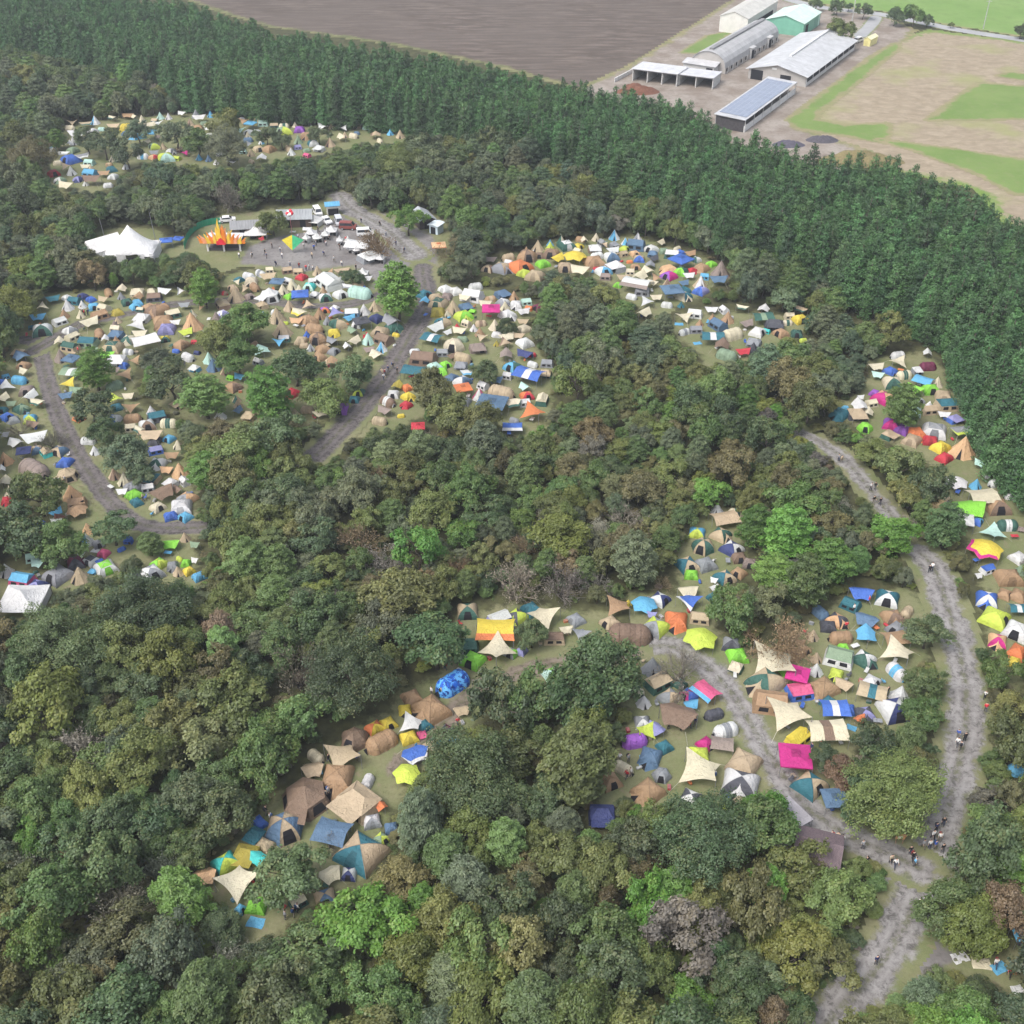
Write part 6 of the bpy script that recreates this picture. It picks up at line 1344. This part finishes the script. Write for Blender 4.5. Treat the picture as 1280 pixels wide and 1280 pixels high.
block(1000, 420, 4.571, '222 700 grey;238 706 beige;405 865 white;430 862 black;422 942 black;458 948 black', rot=.4)
block(400, 220, 4.0, '420 374 black;325 985 grey;318 1008 white;365 950 black;340 968 navy;385 978 black;310 985 beige', where='on the sloping track')
block(200, 200, 4.0, '560 430 black;610 480 white;780 420 grey;820 470 navy;870 500 white;900 440 black;930 400 red;760 480 beige;580 520 navy;830 420 white;800 395 black;1130 370 grey;1180 420 navy;910 520 white;980 540 black;720 430 white;770 440 blue;1100 320 black;525 465 black;532 480 navy;650 522 grey;696 532 black;730 542 red;745 536 white;765 545 white;848 392 black;740 395 red;705 300 white;690 385 white;725 380 grey;790 350 black;1006 305 black;460 480 white;600 450 white;395 480 white', where='on the gravel plaza')
block(1000, 680, 4.571, '310 372 white;395 325 red;500 840 black;120 1140 red;65 1165 navy;265 470 red', where='among the tents')
block(720, 800, 4.571, '530 490 white;650 488 red;600 500 black;680 470 navy;315 760 white;290 775 red;250 675 white;300 680 grey;790 780 white', where='among the tents')
block(240, 900, 4.571, '780 225 black;950 215 white;730 440 red;760 430 beige;780 410 grey;750 455 black;420 525 black;450 560 white;350 940 red;600 1080 white;580 1100 black;530 1120 grey', where='among the tents')
block(500, 720, 4.571, '180 665 white;235 665 grey;335 490 white;258 520 black;330 835 red', where='among the tents')
block(0, 380, 4.923, '480 290 red;175 590 black;190 585 navy;930 1105 navy;975 50 black;1030 65 white;520 60 red;500 40 white;540 55 black;400 1085 grey;510 1230 black;880 1195 beige', where='among the tents')
# ------------------------------------------------------------------ camp gear round the tents
def gear_mesh():
    D = {}
    c = [('seat', MB().box(-.24, .24, -.22, .22, .38, .42), 0), ('backrest', MB().add([(-.24, .2, .42), (.24, .2, .42), (.24, .34, .9), (-.24, .34, .9), (-.24, .24, .42), (.24, .24, .42), (.24, .38, .9), (-.24, .38, .9)], [(0, 1, 2, 3), (7, 6, 5, 4), (0, 4, 5, 1), (3, 2, 6, 7), (0, 3, 7, 4), (1, 5, 6, 2)]), 0)]
    for s in (-1, 1):
        c.append(('leg', MB().tube([(s*.26, -.25, 0), (s*.26, .2, .6)], .018, 4), 'pole')); c.append(('leg', MB().tube([(s*.26, .25, 0), (s*.26, -.2, .6)], .018, 4), 'pole'))
    D['camp_chair'] = ('folding camp chair', 'chair', c)
    t = [('table_top', MB().box(-.6, .6, -.35, .35, .66, .7), 0)]+[('leg', MB().tube([(x, y, 0), (x*.92, y*.9, .66)], .02, 4), 'pole') for x in (-.52, .52) for y in (-.3, .3)]
    D['camp_table'] = ('folding camp table', 'table', t)
    D['cooler_box'] = ('cooler box', 'cooler', [('box', MB().box(-.33, .33, -.2, .2, 0, .34), 0), ('lid', MB().box(-.35, .35, -.22, .22, .345, .42), 1), ('handle', MB().tube([(-.36, 0, .3), (-.36, 0, .5), (.36, 0, .5), (.36, 0, .3)], .02, 4), 'pole')])
    D['kit_bag'] = ('kit bag', 'bag', [('bag', MB().tube([(-.42, 0, .2), (-.3, 0, .22), (.3, 0, .22), (.42, 0, .2)], [.12, .22, .22, .12], 8), 0), ('strap', MB().tube([(-.2, 0, .42), (-.12, 0, .56), (.12, 0, .56), (.2, 0, .42)], .02, 4), 1)])
    return {k: (ph, cat, [(n, b.mesh(k+'_'+n, M['pole'] if s == 'pole' else M['fabric'], k == 'kit_bag' and n == 'bag'), s) for n, b, s in ps]) for k, (ph, cat, ps) in D.items()}
GEAR = gear_mesh(); GC = ['w', 'w', 'gy', 'bl', 're', 'lb', 'be', 'gn', 'dg', 'or']
OCC = [(T['x'], T['y'], T['w']*.5) for T in TENTS if T['k'] in 'dhtclu']
near_ = sorted([T for T in TENTS if T['py'] > 300], key=lambda T: -T['wp']); ng_ = 0
for T in near_*2:
    if ng_ >= 230: break
    if g7.random() < .25: continue
    a = g7.uniform(0, 6.28); rr = T['w']*(.62+.25*g7.random()) if T['k'] not in 'prksg' else T['w']*.36*g7.random()**.5
    x, y = T['x']+rr*math.cos(a), T['y']+rr*math.sin(a)-(.5 if T['k'] not in 'prksg' else .8)
    if any((x-b)**2+(y-c)**2 < (r+.25)**2 for b, c, r in OCC): continue
    px, py = map(float, proj(np.array([x, y, .3])))
    if not (4 < px < 1276 and py < 1276) or vis_frac(px, py, 2, 2) < .5: continue
    OCC.append((x, y, .4)); k = str(g7.choice(list(GEAR), p=[.38, .24, .22, .16])); ph, cat, ps = GEAR[k]; cc = GC[int(g7.integers(0, len(GC)))]
    o = thing(k, None, cat, (x, y, .04), g7.uniform(-3, 3), ph+'es set out by the tents' if ph.endswith('x') else ph+'s set out by the tents')
    for n, me, s in ps: link(n, me, o, None if s == 'pole' else (col(cc) if s == 0 else tuple(v*.6+.1 for v in col(cc))))
    REG.append(dict(o=o, d=CN[cc][0]+' '+ph, px=px, py=py, lm=False)); ng_ += 1
# ------------------------------------------------------------------ labels that single each thing out
def area(px, py):
    if py < 246 and px < 560: return 'in the far left clearing'
    if 246 <= py < 346 and px < 600 and not (py > 338): return 'on the festival ground'
    if 610 <= px < 930 and 290 < py < 378: return 'in the upper right clearing'
    if 780 <= px < 1015 and 370 < py < 460: return 'in the small clearing under the cedars'
    if px > 1025 and py < 850 and px > 1025+(py-440)*.0+ (150 if py > 700 else 0): return 'in the right edge camp'
    if px < 255 and py < 775: return 'in the left camp'
    if px < 530-(py-385)*.7 and py < 610: return 'in the camp below the plaza'
    if px < 720 and py < 570: return 'right of the sloping track'
    if px > 1175 and py > 1140: return 'in the bottom right corner'
    if px > 1175: return 'in the right edge camp'
    if px > 740: return 'right of the middle track' if px > 880+(py-810)*.55 and py > 720 else ('left of the middle track' if py > 800 else 'in the top of the middle clearing')
    return 'in the front left clearing'
def art(d): return 'the '+d
def rel(n, r):
    dx, dy = r['px']-n['px'], r['py']-n['py']
    if abs(dx) > abs(dy)*1.1: return ('right of ' if dx > 0 else 'left of ')
    return 'in front of ' if dy > 0 else 'behind '
from collections import Counter
for r in REG:
    r['fixed'] = r.get('fixed', False); r['area'] = r.get('person') or area(r['px'], r['py'])
    r['L0'] = r['d']+' '+r['area']
open_ = [r for r in REG if not r['fixed']]
used = Counter(r['o'].get('label') for r in REG if r['fixed'])
cnt = Counter(r['L0'] for r in open_); cntd = Counter(r['d'] for r in REG)
for r in open_: r['label'] = None
lms = [r for r in REG if r['lm']]
def words(s): return len(s.split())
taken = set(used)
for r in sorted(open_, key=lambda r: (not r['lm'], -r['py'])):
    if cnt[r['L0']] == 1 and r['lm'] and r['L0'] not in taken: r['label'] = r['L0']; taken.add(r['L0']); continue
    cand = sorted((n for n in lms if n is not r and n['d'] != r['d']), key=lambda n: (n['px']-r['px'])**2+(n['py']-r['py'])**2)[:8]
    cand.sort(key=lambda n: (cntd[n['d']] > 1)*40+(cnt.get(n['L0'], 1) > 1)*60+math.hypot(n['px']-r['px'], n['py']-r['py']))
    for n in cand:
        l = r['d']+' '+rel(n, r)+art(n['d'])
        if cntd[n['d']] > 1 and words(l+' '+n['area']) <= 16: l = l+' '+n['area']
        if l not in taken and 4 <= words(l) <= 16: r['label'] = l; taken.add(l); break
    if r['label'] is None:
        for n in cand:
            for n2 in cand:
                if n2 is n: continue
                l = r['d']+' near '+art(n['d'])+' and '+n2['d']
                if l not in taken and words(l) <= 16: r['label'] = l; taken.add(l); break
            if r['label']: break
    if r['label'] is None: r['label'] = r['L0']
for r in open_: r['o']['label'] = r['label']
# trees
def size_word(T): return 'small' if T['R'] < 2.3 else ('medium sized' if T['R'] < 3.6 else ('big' if T['R'] < 4.8 else 'very big'))
TK = {'broadleaf_tree': 'round broadleaf tree', 'spreading_tree': 'feathery layered tree', 'bare_tree': 'twiggy bare tree', 'cedar_tree': 'cedar'}
def wood_place(px, py):
    col_ = 'left edge' if px < 130 else ('left' if px < 420 else ('centre' if px < 740 else ('right' if px < 1060 else 'right edge')))
    if py > 1170: return 'along the bottom %s of the wood' % ('edge' if 'edge' not in col_ else 'corner') if False else 'in the bottom row, %s part' % col_
    if py > 1000: return 'in the front wood, %s part' % col_
    if py > 840: return 'in the wood beside the front camp, %s part' % col_
    if py > 690: return 'in the wood behind the front camp, %s part' % col_
    if py > 520: return 'in the central wood belt, %s part' % col_
    if py > 330: return 'in the wood beside the sloping track, %s part' % col_
    return 'in the far wood behind the plaza, %s part' % col_
lm_good = [r for r in REG if r['lm']]
tl = Counter()
for T in sorted(SINGLE, key=lambda T: (not T.get('hand', False), -T['pr'])):
    o = T['o']; o['group'] = {'broadleaf_tree': 'broadleaf trees of the wood', 'spreading_tree': 'layered trees of the wood', 'bare_tree': 'half bare trees of the wood', 'cedar_tree': 'cedars of the plantation'}[T['kind']]
    if T['kind'] == 'cedar_tree':
        px, py = T['px'], T['py']; n = min(lm_good, key=lambda n: (n['px']-px)**2+(n['py']-py)**2)
        if math.hypot(n['px']-px, n['py']-py) < 46:
            l = 'dark green cedar '+rel(n, T)+art(n['d'])
        if math.hypot(n['px']-px, n['py']-py) >= 46 or words(l) > 16: l = 'dark green cedar inside the dense plantation, '+('along the right edge' if px > 1180 else ('below the stubble field' if px > 980 else ('below the farm sheds' if px > 720 else 'left half')))
        o['label'] = l; continue
    d = T['t']+' '+TK[T['kind']]
    near = sorted(lm_good, key=lambda n: (n['px']-T['px'])**2+(n['py']-T['py'])**2)[:7]; lab = None
    for n in near:
        if math.hypot(n['px']-T['px'], n['py']-T['py']) > T['pr']+70: break
        l = d+' '+rel(n, T)+art(n['d'])
        if cntd[n['d']] > 1 and words(l+' '+n['area']) <= 16: l += ' '+n['area']
        if words(l) <= 16 and tl[l] == 0: lab = l; break
    if lab is None:
        for l in (d+' '+wood_place(T['px'], T['py']), size_word(T)+' '+d+' '+wood_place(T['px'], T['py'])):
            if tl[l] == 0 and words(l) <= 16: lab = l; break
    if lab is None:   # say which neighbour it leans on
        nb = sorted((U for U in SINGLE if U is not T and U['kind'] != 'cedar_tree' and U['t'] != T['t']), key=lambda U: (U['px']-T['px'])**2+(U['py']-T['py'])**2)[:6]
        for U in nb:
            l = d+' '+rel(U, T)+'a '+size_word(U)+' '+U['t']+' one, '+' '.join(wood_place(T['px'], T['py']).split()[:6]).rstrip(',')
            if tl[l] == 0 and words(l) <= 16: lab = l; break
    if lab is None: lab = d+' '+wood_place(T['px'], T['py'])
    tl[lab] += 1; o['label'] = lab

if __name__ == '__main__':
    dup_ = Counter(r['label'] for r in open_); print('shared labels: things', sum(v for v in dup_.values() if v > 1), 'trees', sum(v for v in tl.values() if v > 1))
